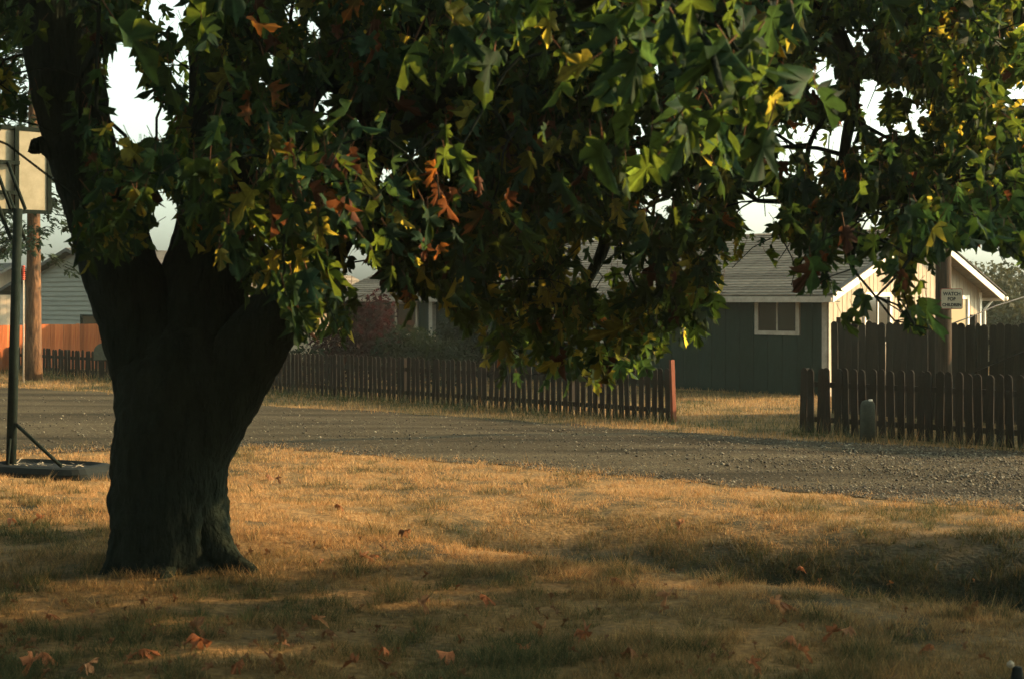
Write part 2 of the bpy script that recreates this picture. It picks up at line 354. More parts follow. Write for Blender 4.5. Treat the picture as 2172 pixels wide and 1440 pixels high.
# loose stones on the lane (stuff)
def soup(pos, tmplV, tmplT, scale, rot):
    n = len(pos); k = len(tmplV)
    W = np.einsum('nij,kj->nki', rot, tmplV) * scale[:, None, :] if scale.ndim == 2 else np.einsum('nij,kj->nki', rot, tmplV) * scale[:, None, None]
    W = W + pos[:, None, :]
    TT = (np.arange(n)[:, None, None] * k + tmplT[None]).reshape(-1, 3)
    return W.reshape(-1, 3), TT
def rotz(a):
    c, s = np.cos(a), np.sin(a); z = np.zeros_like(a); o = np.ones_like(a)
    return np.stack([np.stack([c, -s, z], -1), np.stack([s, c, z], -1), np.stack([z, z, o], -1)], -2)
OCT = np.array([(1, 0, 0), (-.9, .1, 0), (.1, .9, .1), (0, -1, 0), (.1, .1, .7), (0, 0, -.7)], float)
OCTT = np.array([(0, 2, 4), (2, 1, 4), (1, 3, 4), (3, 0, 4), (2, 0, 5), (1, 2, 5), (3, 1, 5), (0, 3, 5)])
N = 60000
sx = rng.uniform(-11, 11, N * 2); f = rng.beta(0.8, 1.0, N * 2)
sy = near_edge_y(sx) * (1 - f) + far_edge_y(sx) * f + rng.normal(0, 0.12, N * 2)
keep = (np.abs(sx) < 0.40 * sy + 0.5) & (rng.random(N * 2) < 0.06 + 0.50 * sstep(0, 7, sx) + 0.2 * (f < 0.1)) & (rng.random(N * 2) < fbm(sx * 1.1, sy * 1.1, 31) ** 1.5 * 2.6)
sx, sy, f = sx[keep], sy[keep], f[keep]
ssz = np.abs(rng.normal(0.006, 0.007, len(sx))) + 0.005
sz = np.maximum(hgt(sx, sy), 0) + 0.05 * np.sin(math.pi * np.clip(f, 0, 1)) + 0.008
Vs, Ts = soup(np.stack([sx, sy, sz], -1), OCT, OCTT, ssz, rotz(rng.uniform(0, 6.28, len(sx))))
tone = np.clip(rng.normal(0.06, 0.06, len(sx)), 0.012, 0.30)
cs = np.stack([tone, tone * 0.9, tone * 0.64, np.ones_like(tone)], -1)
st = link(bpy.data.objects.new('gravel', tri_mesh('gravel', Vs, Ts, [M['stones']], cols=np.repeat(cs, 6, 0))))
tag(st, 'loose pale gravel scattered over the lane', 'gravel', kind='stuff')

# ---------------------------------------------------------------- grass (stuff)
def grass_field(name, label, x, y, h, wdt, dryness, lean=0.45, z=None, shade_mix=None):
    n = len(x); z = hgt(x, y) if z is None else z
    a = rng.uniform(0, 2 * math.pi, n); b = rng.uniform(0, 2 * math.pi, n)
    L = np.abs(rng.normal(lean, 0.3, n)) * h
    flat = rng.random(n) < 0.35; L = np.where(flat, L * 2.2 + 0.02, L); h = np.where(flat, h * 0.45, h)
    dx, dy = np.cos(a) * wdt / 2, np.sin(a) * wdt / 2
    p0 = np.stack([x - dx, y - dy, z - 0.01], -1); p1 = np.stack([x + dx, y + dy, z - 0.01], -1)
    p2 = np.stack([x + np.cos(b) * L, y + np.sin(b) * L, z + h], -1)
    Vv = np.stack([p0, p1, p2], 1).reshape(-1, 3); Tt = np.arange(n * 3).reshape(-1, 3)
    g = np.array((0.027, 0.043, 0.014)); d1 = np.array((0.45, 0.295, 0.125)); d2 = np.array((0.29, 0.135, 0.048))
    t = rng.random(n)[:, None]; dry = d1 * t + d2 * (1 - t)
    k = np.clip(dryness + rng.normal(0, 0.22, n), 0, 1)[:, None]
    c = (g * (1 - k) + dry * k) * rng.uniform(0.65, 1.25, n)[:, None]
    if shade_mix is not None: c = c * (1 - 0.5 * shade_mix[:, None])  # ditch shade painted into the blade colour
    c = np.concatenate([c, np.ones((n, 1))], 1)
    o = link(bpy.data.objects.new(name, tri_mesh(name, Vv, Tt, [M['grass']], cols=np.repeat(c, 3, 0))))
    tag(o, label, 'grass', kind='stuff'); return o
# lawn between camera and lane
N = 900000
y = np.exp(rng.uniform(math.log(4.2), math.log(22), N)); x = rng.uniform(-1, 1, N) * (0.38 * y + 0.7)
edge = near_edge_y(x) + (fbm(x * 1.7, y * 1.7, 21) - 0.5) * 1.6 + rng.exponential(0.28, N)
keep = (y < edge) & (np.hypot(x + 2.55, y - 10.6) > 0.42)
clump = 0.5 * fbm(x * 2.6, y * 2.6, 44) + 0.5 * fbm(x * 9, y * 9, 45, 2)
keep &= rng.random(N) < sstep(0.28, 0.62, clump) * 1.0 + 0.12
x, y, clump = x[keep], y[keep], clump[keep]
v = VD[0] * x + VD[1] * y; u = UD[0] * x + UD[1] * y
dry = sstep(0.34, 0.56, fbm(x * 0.75, y * 0.75, 8, 4))
dry = dry * (1 - 0.52 * (1 - sstep(8.2, 9.2, v)))
dry = np.clip(dry + 0.5 * sstep(9.5, 11.5, v) * (1 - sstep(-6.5, -3, u)), 0, 1)
green_shade = ditch_green_shade(x, y)
dry = np.clip(dry + 0.3 * sstep(8.7, 9.2, v) * (1 - green_shade) * (1 - sstep(9.4, 9.8, v)), 0, 1)  # sunlit-looking golden rim along the ditch lip, painted in as drier grass
dry = dry * (1 - 0.92 * green_shade)
weed = sstep(0.64, 0.70, fbm(x * 2.6, y * 3.6, 77)); dry = dry * (1 - 0.7 * weed)
hh = (0.018 + 0.045 * rng.random(len(x)) ** 1.5) * (0.25 + 1.7 * sstep(0.3, 0.75, clump)) * (1 + 0.5 * (1 - dry)) * 0.8 * (1 + 0.1 * green_shade + 0.5 * weed)
ww = 0.0022 * np.maximum(y, 6) / 6.0 * rng.uniform(0.8, 1.8, len(x))
grass_field('lawn_grass', 'dry golden and green lawn grass under the big tree', x, y, hh, ww, dry, 0.7, shade_mix=green_shade)
# verge in front of the picket fence, yard behind it
N = 150000
y = rng.uniform(20, 46, N); x = rng.uniform(-1, 1, N) * (0.40 * y + 0.7)
fe = far_edge_y(x); keep = y > fe - 0.1 + (fbm(x * 2, y * 2, 3) - 0.5) * 0.9 - rng.exponential(0.2, N)
x, y, fe = x[keep], y[keep], fe[keep]
# distance behind the picket line
FD = np.array((-0.7213, 0.6926)); FN = np.array((0.6926, 0.7213)); F0 = np.array((2.87, 25.4))
s = (x - F0[0]) * FN[0] + (y - F0[1]) * FN[1]
tall = np.exp(-((s + 0.3) / 0.55) ** 2)
gate = sstep(-3.2, -2.6, (x - F0[0]) * FD[0] + (y - F0[1]) * FD[1]) * (1 - sstep(-0.4, 0.2, (x - F0[0]) * FD[0] + (y - F0[1]) * FD[1]))
tall = tall * (1 - 0.8 * gate)
hh = (0.04 + 0.07 * rng.random(len(x))) + tall * 0.27 * rng.random(len(x))
ww = 0.012 * rng.uniform(0.6, 1.5, len(x)) * y / 25
dry = np.clip(0.72 - 0.62 * tall - 0.5 * sstep(0.48, 0.58, fbm(x * 0.6, y * 0.6, 61)), 0, 1)
grass_field('verge_grass', 'longer grass along the picket fence and in the yard behind', x, y, hh, ww, dry, 0.4, z=np.zeros(len(x)))

# ---------------------------------------------------------------- the dark house with the cream gable end
RZ = math.atan2(-0.6926, 0.7213)          # streetside direction: local x runs along the lane, local y away from it
H = empty('ranch_house', (7.136, 32.0, 0), RZ)
tag(H, 'long low house with dark front, shingled roof and sunlit cream gable end', 'house')
LEN, DEP, EAVE, RIDGE = 17.0, 7.6, 2.42, 3.88
for k in range(43):                        # dark front boards
    wv = 0.384
    box('front_board', (-0.19 - k * 0.4, 0.0, -0.05), (wv, 0.03, EAVE + 0.05), M['darkwall'], H)
box('front_sheathing', (-LEN / 2, 0.11, -0.05), (LEN - 0.1, 0.16, EAVE), M['darkwall'], H)
def gtop(y): return EAVE + (RIDGE - EAVE - 0.06) * (1 - abs(y - DEP / 2) / (DEP / 2))
ng = 38
for k in range(ng):                        # cream gable boards, tops cut to the rake
    y0 = k * DEP / ng + 0.010; y1 = (k + 1) * DEP / ng - 0.010
    a, b = gtop(y0), gtop(y1)
    Vb = [(0.0, y0, -0.05), (0.03, y0, -0.05), (0.03, y1, -0.05), (0.0, y1, -0.05), (0.0, y0, a), (0.03, y0, a), (0.03, y1, b), (0.0, y1, b)]
    mesh_obj('gable_board', Vb, BOXF, M['cream'], H)
mesh_obj('gable_sheathing', [(-0.1, 0.05, -0.05), (-0.003, 0.05, -0.05), (-0.003, DEP - 0.05, -0.05), (-0.1, DEP - 0.05, -0.05), (-0.1, 0.05, EAVE - 0.05), (-0.003, 0.05, EAVE - 0.05), (-0.003, DEP - 0.05, EAVE - 0.05), (-0.1, DEP - 0.05, EAVE - 0.05), (-0.1, DEP / 2, RIDGE - 0.15), (-0.003, DEP / 2, RIDGE - 0.15)],
         [(0, 3, 2, 1), (0, 1, 5, 4), (2, 3, 7, 6), (1, 2, 6, 9, 5), (0, 4, 8, 7, 3), (4, 5, 9, 8), (6, 7, 8, 9)], M['groove'], H)
box('rear_wall', (-LEN / 2, DEP - 0.06, -0.05), (LEN - 0.2, 0.1, EAVE), M['darkwall'], H)
box('far_end_wall', (-LEN + 0.06, DEP / 2, -0.05), (0.1, DEP - 0.3, EAVE), M['darkwall'], H)
box('corner_board', (-0.05, -0.035, 0.0), (0.13, 0.036, EAVE - 0.05), M['dimtrim'], H)
box('corner_board', (0.045, 0.0, 0.0), (0.03, 0.07, EAVE - 0.05), M['dimtrim'], H)
box('corner_board', (0.045, DEP - 0.06, 0.0), (0.03, 0.12, EAVE - 0.05), M['white'], H)
# roof: courses of shingles stepping up the slope
OH = 0.5; slope = math.atan2(RIDGE - EAVE, DEP / 2); sl_len = (DEP / 2 + OH) / math.cos(slope)
z_e = RIDGE - (DEP / 2 + OH) * math.tan(slope)
nC = 25; st_ = sl_len / nC
for k in range(nC):
    f0 = k * st_; yy = -OH + f0 * math.cos(slope); zz = z_e + f0 * math.sin(slope) + 0.05
    o = box('shingle_course', (-LEN / 2 + 0.12 + 0.01 * random.random(), yy, zz), (LEN + 0.64, st_ * 1.35, 0.022), M['shingle'], H, (slope - 0.12, 0, 0))
    # box is base-centred: move half a course up the slope
    o.location = (o.location.x, yy + math.cos(slope) * st_ * 0.55, zz + math.sin(slope) * st_ * 0.55)
for sgn in (0, 1):                         # roof deck, both slopes
    ya, za = (-OH, z_e) if sgn == 0 else (DEP + OH, z_e)
    Vb = []
    for (dy, dz) in ((0, 0.0), (0, 0.04)):
        for x_ in (-LEN - 0.2, 0.42):
            Vb += [(x_, ya, za + dz), (x_, DEP / 2, RIDGE + dz)]
    mesh_obj('roof_deck', Vb, [(0, 1, 3, 2), (4, 6, 7, 5), (0, 2, 6, 4), (1, 5, 7, 3), (0, 4, 5, 1), (2, 3, 7, 6)], M['shingle'] if sgn else M['dimtrim'], H)
    # white bargeboard along the gable rake
    Vb = []
    for x_ in (0.424, 0.455):
        Vb += [(x_, ya, za - 0.10), (x_, ya, za + 0.07), (x_, DEP / 2, RIDGE + 0.07), (x_, DEP / 2, RIDGE - 0.10)]
    mesh_obj('bargeboard', Vb, [(0, 3, 2, 1), (4, 5, 6, 7), (0, 1, 5, 4), (1, 2, 6, 5), (2, 3, 7, 6), (3, 0, 4, 7)], M['white'], H)
    # dark shingle edge over the bargeboard
    Vb = []
    for x_ in (0.35, 0.49):
        Vb += [(x_, ya - (0.05 if sgn == 0 else -0.05), za + 0.072), (x_, ya - (0.05 if sgn == 0 else -0.05), za + 0.10), (x_, DEP / 2, RIDGE + 0.12), (x_, DEP / 2, RIDGE + 0.09)]
    mesh_obj('rake_edge', Vb, [(0, 3, 2, 1), (4, 5, 6, 7), (0, 1, 5, 4), (1, 2, 6, 5), (2, 3, 7, 6), (3, 0, 4, 7)], M['darkroof'], H)
box('fascia', (-LEN / 2 + 0.1, -OH - 0.02, z_e - 0.10), (LEN + 0.6, 0.03, 0.13), M['dimtrim'], H)
box('soffit', (-LEN / 2 + 0.1, -OH / 2 - 0.02, z_e - 0.09), (LEN + 0.5, OH - 0.04, 0.02), M['darkwall'], H)
bar('gutter', (-LEN, DEP + OH + 0.06, z_e - 0.02), (0.5, DEP + OH + 0.06, z_e - 0.02), 0.06, M['white'], H)
bar('downspout', (0.1, DEP + OH + 0.03, z_e - 0.06), (0.1, DEP + 0.06, z_e - 0.3), 0.035, M['white'], H)
bar('downspout', (0.1, DEP + 0.06, z_e - 0.3), (0.1, DEP + 0.06, 0.05), 0.035, M['white'], H)
def window(parent, axis, a0, a1, z0, z1, off, trim, tm, gm, mull=1, nrm=-1):
    """axis 'x': window on a face y=off, spanning x a0..a1; axis 'y': on a face x=off."""
    def bx(name, u0, u1, w0, w1, d0, d1, m, par):
        if axis == 'x': return box(name, ((u0 + u1) / 2, off + nrm * (d0 + d1) / 2, w0), (u1 - u0, d1 - d0, w1 - w0), m, par)
        return box(name, (off - nrm * (d0 + d1) / 2, (u0 + u1) / 2, w0), (d1 - d0, u1 - u0, w1 - w0), m, par)
    wdw = bx('window', a0, a1, z0, z1, 0.004, 0.010, gm, parent)
    inv = Matrix.Translation(-Vector(wdw.location))
    def sub(name, *a):
        o = bx(name, *a[:6], a[6], None); o.location = Vector(o.location) - Vector(wdw.location); o.parent = wdw
    sub('frame', a0 - trim, a0, z0 - trim, z1 + trim, 0.004, 0.05, tm); sub('frame', a1, a1 + trim, z0 - trim, z1 + trim, 0.004, 0.05, tm)
    sub('frame', a0, a1, z1, z1 + trim, 0.004, 0.048, tm); sub('sill', a0 - 0.02, a1 + 0.02, z0 - trim, z0, 0.004, 0.07, tm)
    for k in range(mull):
        c = a0 + (a1 - a0) * (k + 1) / (mull + 1); sub('mullion', c - 0.02, c + 0.02, z0, z1, 0.012, 0.035, tm)
    return wdw
window(H, 'x', -1.82, -0.80, 1.47, 2.22, -0.016, 0.10, M['dimtrim'], M['glass'])
window(H, 'x', -4.98, -4.05, 1.50, 2.20, -0.016, 0.11, M['dimtrim'], M['glass'])
window(H, 'x', -8.20, -5.75, 1.20, 2.20, -0.016, 0.12, M['dimtrim'], M['glass'])
window(H, 'x', -14.6, -13.75, 1.2, 2.05, -0.016, 0.07, M['dimtrim'], M['glass'], 0)
box('porch_post', (-12.95, -0.14, -0.02), (0.15, 0.15, 2.35), M['dimtrim'], H)
window(H, 'y', 1.62, 2.70, 1.25, 2.26, 0.031, 0.10, M['white'], M['glass'])
window(H, 'y', 5.70, 6.75, 1.25, 2.20, 0.031, 0.10, M['white'], M['screen'], 0)

# ---------------------------------------------------------------- unseen house added behind the viewpoint to cut sky fill
BHs = empty('sky_blocker_house', (0, -3.0, 0.3)); tag(BHs, 'unseen two-storey dark brown house added behind the viewpoint to block sky light', 'house')
for k in range(28): box('wall_plank', (0, 0.0, 0.22 * k - 0.3), (26, 0.03, 0.212), M['polewood'], BHs)
box('inner_wall', (0, -0.2, -0.3), (25.9, 0.3, 6.1), M['polewood'], BHs)
box('porch_roof', (0, 1.0, 2.9), (12, 2.0, 0.12), M['darkroof'], BHs, (R(-8), 0, 0))
for x_ in (-5.8, -2.4, 2.4, 5.8): box('porch_post', (x_, 1.85, -0.3), (0.12, 0.12, 3.1), M['dimtrim'], BHs)
mesh_obj('roof_slope', [(-13.5, 0.6, 5.6), (13.5, 0.6, 5.6), (13.5, -4, 8), (-13.5, -4, 8), (-13.5, 0.6, 5.75), (13.5, 0.6, 5.75), (13.5, -4, 8.15), (-13.5, -4, 8.15)], BOXF, M['darkroof'], BHs)

# ---------------------------------------------------------------- picket fences
def picket_mesh(w_, h_, t_, mat, key):
    x = w_ / 2; pr = [(-x, 0), (x, 0), (x, h_ - 0.05), (x * 0.62, h_ - 0.014), (0, h_), (-x * 0.62, h_ - 0.014), (-x, h_ - 0.05)]
    n = len(pr); Vb = [(a, -t_ / 2, b) for a, b in pr] + [(a, t_ / 2, b) for a, b in pr]
    Fc = [tuple(range(n)), tuple(range(2 * n - 1, n - 1, -1))] + [(i, n + i, n + (i + 1) % n, (i + 1) % n) for i in range(n)]
    me = bpy.data.meshes.new(key); me.from_pydata(Vb, [], Fc); me.materials.append(mat); me.update(); return me
def picket_fence(name, label, origin, x0, x1, pitch, w_, h_, rails, mat, group):
    e = empty(name, origin, RZ); tag(e, label, 'fence', group)
    pm = picket_mesh(w_, h_, 0.02, mat, 'picket')
    n = int(abs(x1 - x0) / pitch); sg = 1 if x1 > x0 else -1
    for k in range(n):
        if random.random() < 0.012: continue
        o = bpy.data.objects.new('picket', pm); link(o, e)
        o.location = (x0 + sg * k * pitch + random.gauss(0, 0.006), random.gauss(0, 0.003), -0.02 + random.gauss(0, 0.012))
        o.rotation_euler = (random.gauss(0, 0.012), random.gauss(0, 0.022), random.gauss(0, 0.03))
    L = abs(x1 - x0)
    for z in rails:
        box('rail', ((x0 + x1) / 2, 0.034, z), (L, 0.036, 0.085), mat, e)
    k = 0.0
    while k <= L + 0.1:
        box('post', (x0 + sg * min(k, L - 0.06), 0.10, -0.1), (0.09, 0.09, h_ + 0.06), mat, e); k += 2.4
    return e
FO = (2.87, 25.4, 0)
pf = picket_fence('picket_fence', 'dark weathered picket fence running from the trunk to the open gateway', FO, -0.08, -15.6, 0.155, 0.108, 0.98, (0.16, 0.66), M['picket'], None)
post = box('gate_post', (0.05, 0.0, -0.1), (0.05, 0.10, 1.22), M['redpost'], pf, (0, R(-2.5), 0)); post['label'] = 'leaning red end post at the gateway'
picket_fence('picket_fence', 'short dark picket fence left of the trunk, before the red board fence', FO, -17.0, -27.0, 0.185, 0.125, 0.80, (0.14, 0.50), M['picket'], None)
picket_fence('picket_fence', 'short dark picket fence right of the gateway, behind the concrete post', FO, 2.72, 8.0, 0.163, 0.122, 1.10, (0.18, 0.76), M['picket'], None)

# ---------------------------------------------------------------- tall board fence on the right
TF = empty('board_fence', (6.2, 27.4, 0), RZ); tag(TF, 'tall grey-brown privacy fence of upright boards below the gable', 'fence')
tb = picket_mesh(0.143, 1.80, 0.018, M['tallboard'], 'fence_board')
for k in range(82):
    o = bpy.data.objects.new('fence_board', tb); link(o, TF)
    o.location = (0.07 + k * 0.1445 + random.gauss(0, 0.003), random.gauss(0, 0.004), -0.03 + random.gauss(0, 0.015)); o.rotation_euler = (0, random.gauss(0, 0.006), random.gauss(0, 0.01))
for z in (0.3, 1.4): box('rail', (5.95, 0.034, z), (11.9, 0.036, 0.09), M['tallboard'], TF)
box('post', (2.92, -0.06, -0.1), (0.10, 0.09, 2.02), M['tallboard'], TF)
for x_ in (0.1, 5.4, 8.0, 11.6): box('post', (x_, 0.11, -0.1), (0.09, 0.09, 1.95), M['tallboard'], TF)
bar('brace', (2.75, -0.07, 0.86), (4.9, -0.07, 1.78), 0.05, M['tallboard'], TF, square=True)
# square concrete marker post
def tapered(name, pts, mat, n=8, parent=None): 
    Vb, Fc = tube_geo([Vector(p[0]) for p in pts], [p[1] for p in pts], n); return mesh_obj(name, Vb, Fc, mat, parent, smooth=n > 6)
cp = empty('marker_post', (5.52, 21.95, 0), 0.3); tag(cp, 'stubby grey-green concrete post in front of the short right picket fence', 'post')
tapered('shaft', [((0, 0, -0.05), 0.125), ((0, 0, 0.56), 0.115), ((0, 0, 0.62), 0.09), ((0, 0, 0.64), 0.04)], M['concrete'], 10, cp)
tapered('cap_reflector', [((0.02, -0.05, 0.63), 0.035), ((0.02, -0.05, 0.655), 0.030)], M['white'], 10, cp)

# ---------------------------------------------------------------- red board fence, grey house, cream garage, cream house on the left
RA = math.atan2(0.7213, 0.6926)
RF_ = empty('red_board_fence', (-15.9, 42.0, 0), RA); tag(RF_, 'sunlit orange-red board fence below the grey house', 'fence')
rb = box_mesh(0.138, 0.02, 1.42, M['redboard'], 'red_board')
for k in range(42):
    o = bpy.data.objects.new('fence_board', rb); link(o, RF_)
    o.location = (k * 0.143, random.gauss(0, 0.004), random.gauss(0, 0.008)); o.rotation_euler = (0, random.gauss(0, 0.004), random.gauss(0, 0.012))
for z in (0.25, 1.1): box('rail', (3.0, 0.03, z), (6.0, 0.034, 0.09), M['redboard'], RF_)
GH = empty('grey_house', (-18.4, 52.0, 0), RZ); tag(GH, 'grey house with horizontal lap siding behind the red fence', 'house')
W2 = 9.4; nlap = 23
for k in range(nlap):
    z0 = k * 0.165; half = W2 / 2 if z0 < 2.5 else max(0.3, W2 / 2 * (1 - (z0 - 2.5) / 1.3))
    Vb = []
    for x_ in (W2 / 2 - half, W2 / 2 + half):
        Vb += [(x_, -0.06, z0), (x_, 0.02, z0), (x_, 0.02, z0 + 0.172), (x_, -0.012, z0 + 0.172)]
    mesh_obj('lap_plank', Vb, [(0, 1, 2, 3), (4, 7, 6, 5), (0, 4, 5, 1), (1, 5, 6, 2), (2, 6, 7, 3), (3, 7, 4, 0)], M['lap'], GH)
box('side_wall', (W2 - 0.06, 4.0, 0), (0.1, 7.8, 2.5), M['lap'], GH); box('side_wall', (0.06, 4.0, 0), (0.1, 7.8, 2.5), M['lap'], GH)
for sg in (0, 1):
    xa = -0.5 if sg == 0 else W2 + 0.5; za = 2.5 - 0.14
    Vb = []
    for y_ in (-0.4, 8.2):
        Vb += [(xa, y_, za), (W2 / 2, y_, 3.84), (W2 / 2, y_, 3.96), (xa, y_, za + 0.12)]
    mesh_obj('roof_slope', Vb, [(0, 1, 2, 3), (4, 7, 6, 5), (0, 4, 5, 1), (1, 5, 6, 2), (2, 6, 7, 3), (3, 7, 4, 0)], M['darkroof'], GH)
window(GH, 'x', 5.2, 7.6, 1.0, 1.62, -0.062, 0.06, M['blackmetal'], M['glass'], 1)

GA = empty('cream_garage', (-9.6, 44.0, 0), RA); tag(GA, 'low cream outbuilding partly seen beyond the trunk and red shrub', 'building')
for k in range(24): box('wall_board', (0.15 + 0.3 * k, 0, 0), (0.292, 0.03, 2.15), M['cream'], GA)
box('inner_wall', (3.6, 0.1, 0), (7.1, 0.12, 2.1), M['cream'], GA)
for k in range(12):
    box('shingle_course', (3.6, -0.35 + 0.2 * k, 2.16 + 0.075 * k), (7.9, 0.27, 0.022), M['shingle'], GA, (math.atan2(0.075, 0.2) - 0.08, 0, 0))
box('fascia', (3.6, -0.49, 2.02), (7.9, 0.03, 0.14), M['cream'], GA)
box('roof_deck', (3.6, 0.75, 2.5), (7.8, 2.5, 0.03), M['darkroof'], GA, (math.atan2(0.075, 0.2), 0, 0))

CH = empty('cream_house', (-24.0, 60.0, 0), RA); tag(CH, 'distant cream house with dark roof at the left picture edge', 'house')
for k in range(18): box('wall_board', (0.15 + 0.3 * k, 0, 0), (0.292, 0.03, 2.2), M['cream'], CH)
mesh_obj('gable', [(0, 0.02, 2.2), (5.4, 0.02, 2.2), (2.7, 0.02, 3.6), (0, 0.1, 2.2), (5.4, 0.1, 2.2), (2.7, 0.1, 3.6)], [(0, 1, 2), (5, 4, 3), (0, 3, 4, 1), (1, 4, 5, 2), (2, 5, 3, 0)], M['cream'], CH)
for sg in (0, 1):
    xa = -0.4 if sg == 0 else 5.8
    Vb = []
    for y_ in (-0.9, 6.0): Vb += [(xa, y_, 2.03), (2.7, y_, 3.64), (2.7, y_, 3.78), (xa, y_, 2.17)]
    mesh_obj('roof_slope', Vb, [(0, 1, 2, 3), (4, 7, 6, 5), (0, 4, 5, 1), (1, 5, 6, 2), (2, 6, 7, 3), (3, 7, 4, 0)], M['darkroof'], CH)

# ---------------------------------------------------------------- rounded mailbox and pipe by the left fence
MB = empty('mailbox', (-11.12, 38.4, 0), 0.25); tag(MB, 'rounded grey-green box on a post peeking out left of the trunk', 'mailbox')
box('post', (0, 0, -0.05), (0.1, 0.1, 0.62), M['picket'], MB)
pr = [(-0.22, 0), (0.22, 0)] + [(0.22 * math.cos(t), 0.22 + 0.22 * math.sin(t)) for t in np.linspace(0, math.pi, 11)]
n = len(pr); Vb = [(a, -0.28, 0.57 + b) for a, b in pr] + [(a, 0.28, 0.57 + b) for a, b in pr]
mesh_obj('box_shell', Vb, [tuple(range(n)), tuple(range(2 * n - 1, n - 1, -1))] + [(i, n + i, n + (i + 1) % n, (i + 1) % n) for i in range(n)], M['concrete'], MB)
PI_ = empty('standpipe', (-12.85, 37.2, 0)); tag(PI_, 'pale upright pipe with red coiled sleeve beside the fir trunk', 'pipe')
bar('pipe', (0, 0, 0), (0, 0, 2.85), 0.022, M['dimtrim'], PI_)
for k in range(7): tapered('sleeve_coil', [((0, 0, 2.70 + k * 0.055), 0.022), ((0, 0, 2.72 + k * 0.055), 0.045), ((0, 0, 2.735 + k * 0.055), 0.045), ((0, 0, 2.75 + k * 0.055), 0.022)], M['redsleeve'], 10, PI_)

# ---------------------------------------------------------------- basketball hoop
BH = empty('basketball_hoop', (-6.2, 17.5, 0.0)); tag(BH, 'portable basketball hoop seen from behind, on a black base', 'basketball hoop')
bar('pole', (0, 0, 0.1), (0.08, 0.02, 3.32), 0.062, M['blackmetal'], BH, 12, 0.055)
nb = Vector((-0.62, 0.78, 0)); tb_ = Vector((0.78, 0.62, 0)); cb = Vector((0.08, 0.02, 0)) + nb * 0.42 + Vector((0, 0, 3.84)) - tb_ * 0.10
bw, bh = 0.62, 0.52
def plate(name, c, ax, up, nn, hw, hh_, th, mat):
    Vb = [c + ax * (sx_ * hw) + up * (sz_ * hh_) + nn * d for d in (0, th) for sx_, sz_ in ((-1, -1), (1, -1), (1, 1), (-1, 1))]
    return mesh_obj(name, Vb, [(0, 3, 2, 1), (4, 5, 6, 7), (0, 1, 5, 4), (1, 2, 6, 5), (2, 3, 7, 6), (3, 0, 4, 7)], mat, BH)
Z = Vector((0, 0, 1))
plate('backboard', cb, tb_, Z, nb, bw, bh, 0.03, M['board'])
for sg in (-1, 1):
    plate('board_frame', cb + Z * (sg * (bh + 0.005)) - nb * 0.012, tb_, Z, nb, bw + 0.03, 0.024, 0.05, M['blackmetal'])
    plate('board_frame', cb + tb_ * (sg * (bw + 0.03)) - nb * 0.014, tb_, Z, nb, 0.028, bh + 0.03, 0.052, M['blackmetal'])
    plate('back_rail', cb + tb_ * (sg * 0.22) - nb * 0.05, tb_, Z, nb, 0.026, bh, 0.045, M['blackmetal'])
plate('back_rail', cb + Z * 0.08 - nb * 0.09, tb_, Z, nb, 0.24, 0.024, 0.04, M['blackmetal'])
plate('back_rail', cb - Z * 0.3 - nb * 0.09, tb_, Z, nb, 0.24, 0.024, 0.04, M['blackmetal'])
ptop = Vector((0.08, 0.02, 3.32))
for sg in (-1, 1):
    off = tb_ * (sg * 0.09)
    bar('arm', ptop + off, cb + off + Z * 0.08 - nb * 0.08, 0.022, M['blackmetal'], BH)
    bar('arm', ptop + off - Z * 0.38, cb + off - Z * 0.3 - nb * 0.08, 0.022, M['blackmetal'], BH)
rim = [(cb + nb * (0.24 + 0.22 * math.cos(t)) + tb_ * (0.22 * math.sin(t)) - Z * 0.38) for t in np.linspace(0, 2 * math.pi, 21)]
Vb, Fc = tube_geo(rim, [0.01] * 21, 6); mesh_obj('rim', Vb, Fc, M['redpost'], BH, True)
# base tank: low lozenge with a sunken top
bx_ = Vector((0.92, -0.35, 0)).normalized(); by_ = Vector((0.35, 0.92, 0)).normalized(); bc = Vector((0.52, -0.22, 0))
rings = [(0.02, 0.78, 0.44), (0.0, 0.80, 0.46), (0.13, 0.80, 0.46), (0.19, 0.74, 0.41), (0.205, 0.66, 0.34), (0.165, 0.60, 0.28), (0.155, 0.2, 0.1)]
Vb = []; Fc = []
for (z_, a_, b_) in rings:
    for k in range(24):
        t = 2 * math.pi * k / 24; c_, s_ = math.cos(t), math.sin(t)
        ex = 0.45
        Vb.append(bc + bx_ * (a_ * math.copysign(abs(c_) ** ex, c_)) + by_ * (b_ * math.copysign(abs(s_) ** ex, s_)) + Z * z_)
for i in range(len(rings) - 1):
    for k in range(24):
        k2 = (k + 1) % 24; Fc.append((i * 24 + k, i * 24 + k2, (i + 1) * 24 + k2, (i + 1) * 24 + k))
Fc.append(tuple(range((len(rings) - 1) * 24, len(rings) * 24)))
mesh_obj('base_tank', Vb, Fc, M['tank'], BH)
bar('brace', Vector((0.02, 0, 0.70)), bc + bx_ * 0.22 + Z * 0.17, 0.022, M['blackmetal'], BH)
bar('brace', Vector((0.0, 0, 0.55)), bc - bx_ * 0.42 - by_ * 0.2 + Z * 0.19, 0.014, M['blackmetal'], BH)
Vb = []; Fc = []
for k in range(60):
    p = bc + bx_ * random.uniform(-0.5, 0.5) + by_ * random.gauss(0, 0.08) + Z * (0.17 + 0.03 * random.random())
    d = Vector((random.gauss(0, 1), random.gauss(0, 1), random.gauss(0, 0.3))).normalized() * random.uniform(0.04, 0.13); s_ = Vector((random.gauss(0, 1), random.gauss(0, 1), 0)).normalized() * 0.012
    i = len(Vb); Vb += [p - s_, p + s_, p + d]; Fc.append((i, i + 1, i + 2))
tag(mesh_obj('dry_litter', Vb, Fc, M['litter'], BH), kind='stuff')

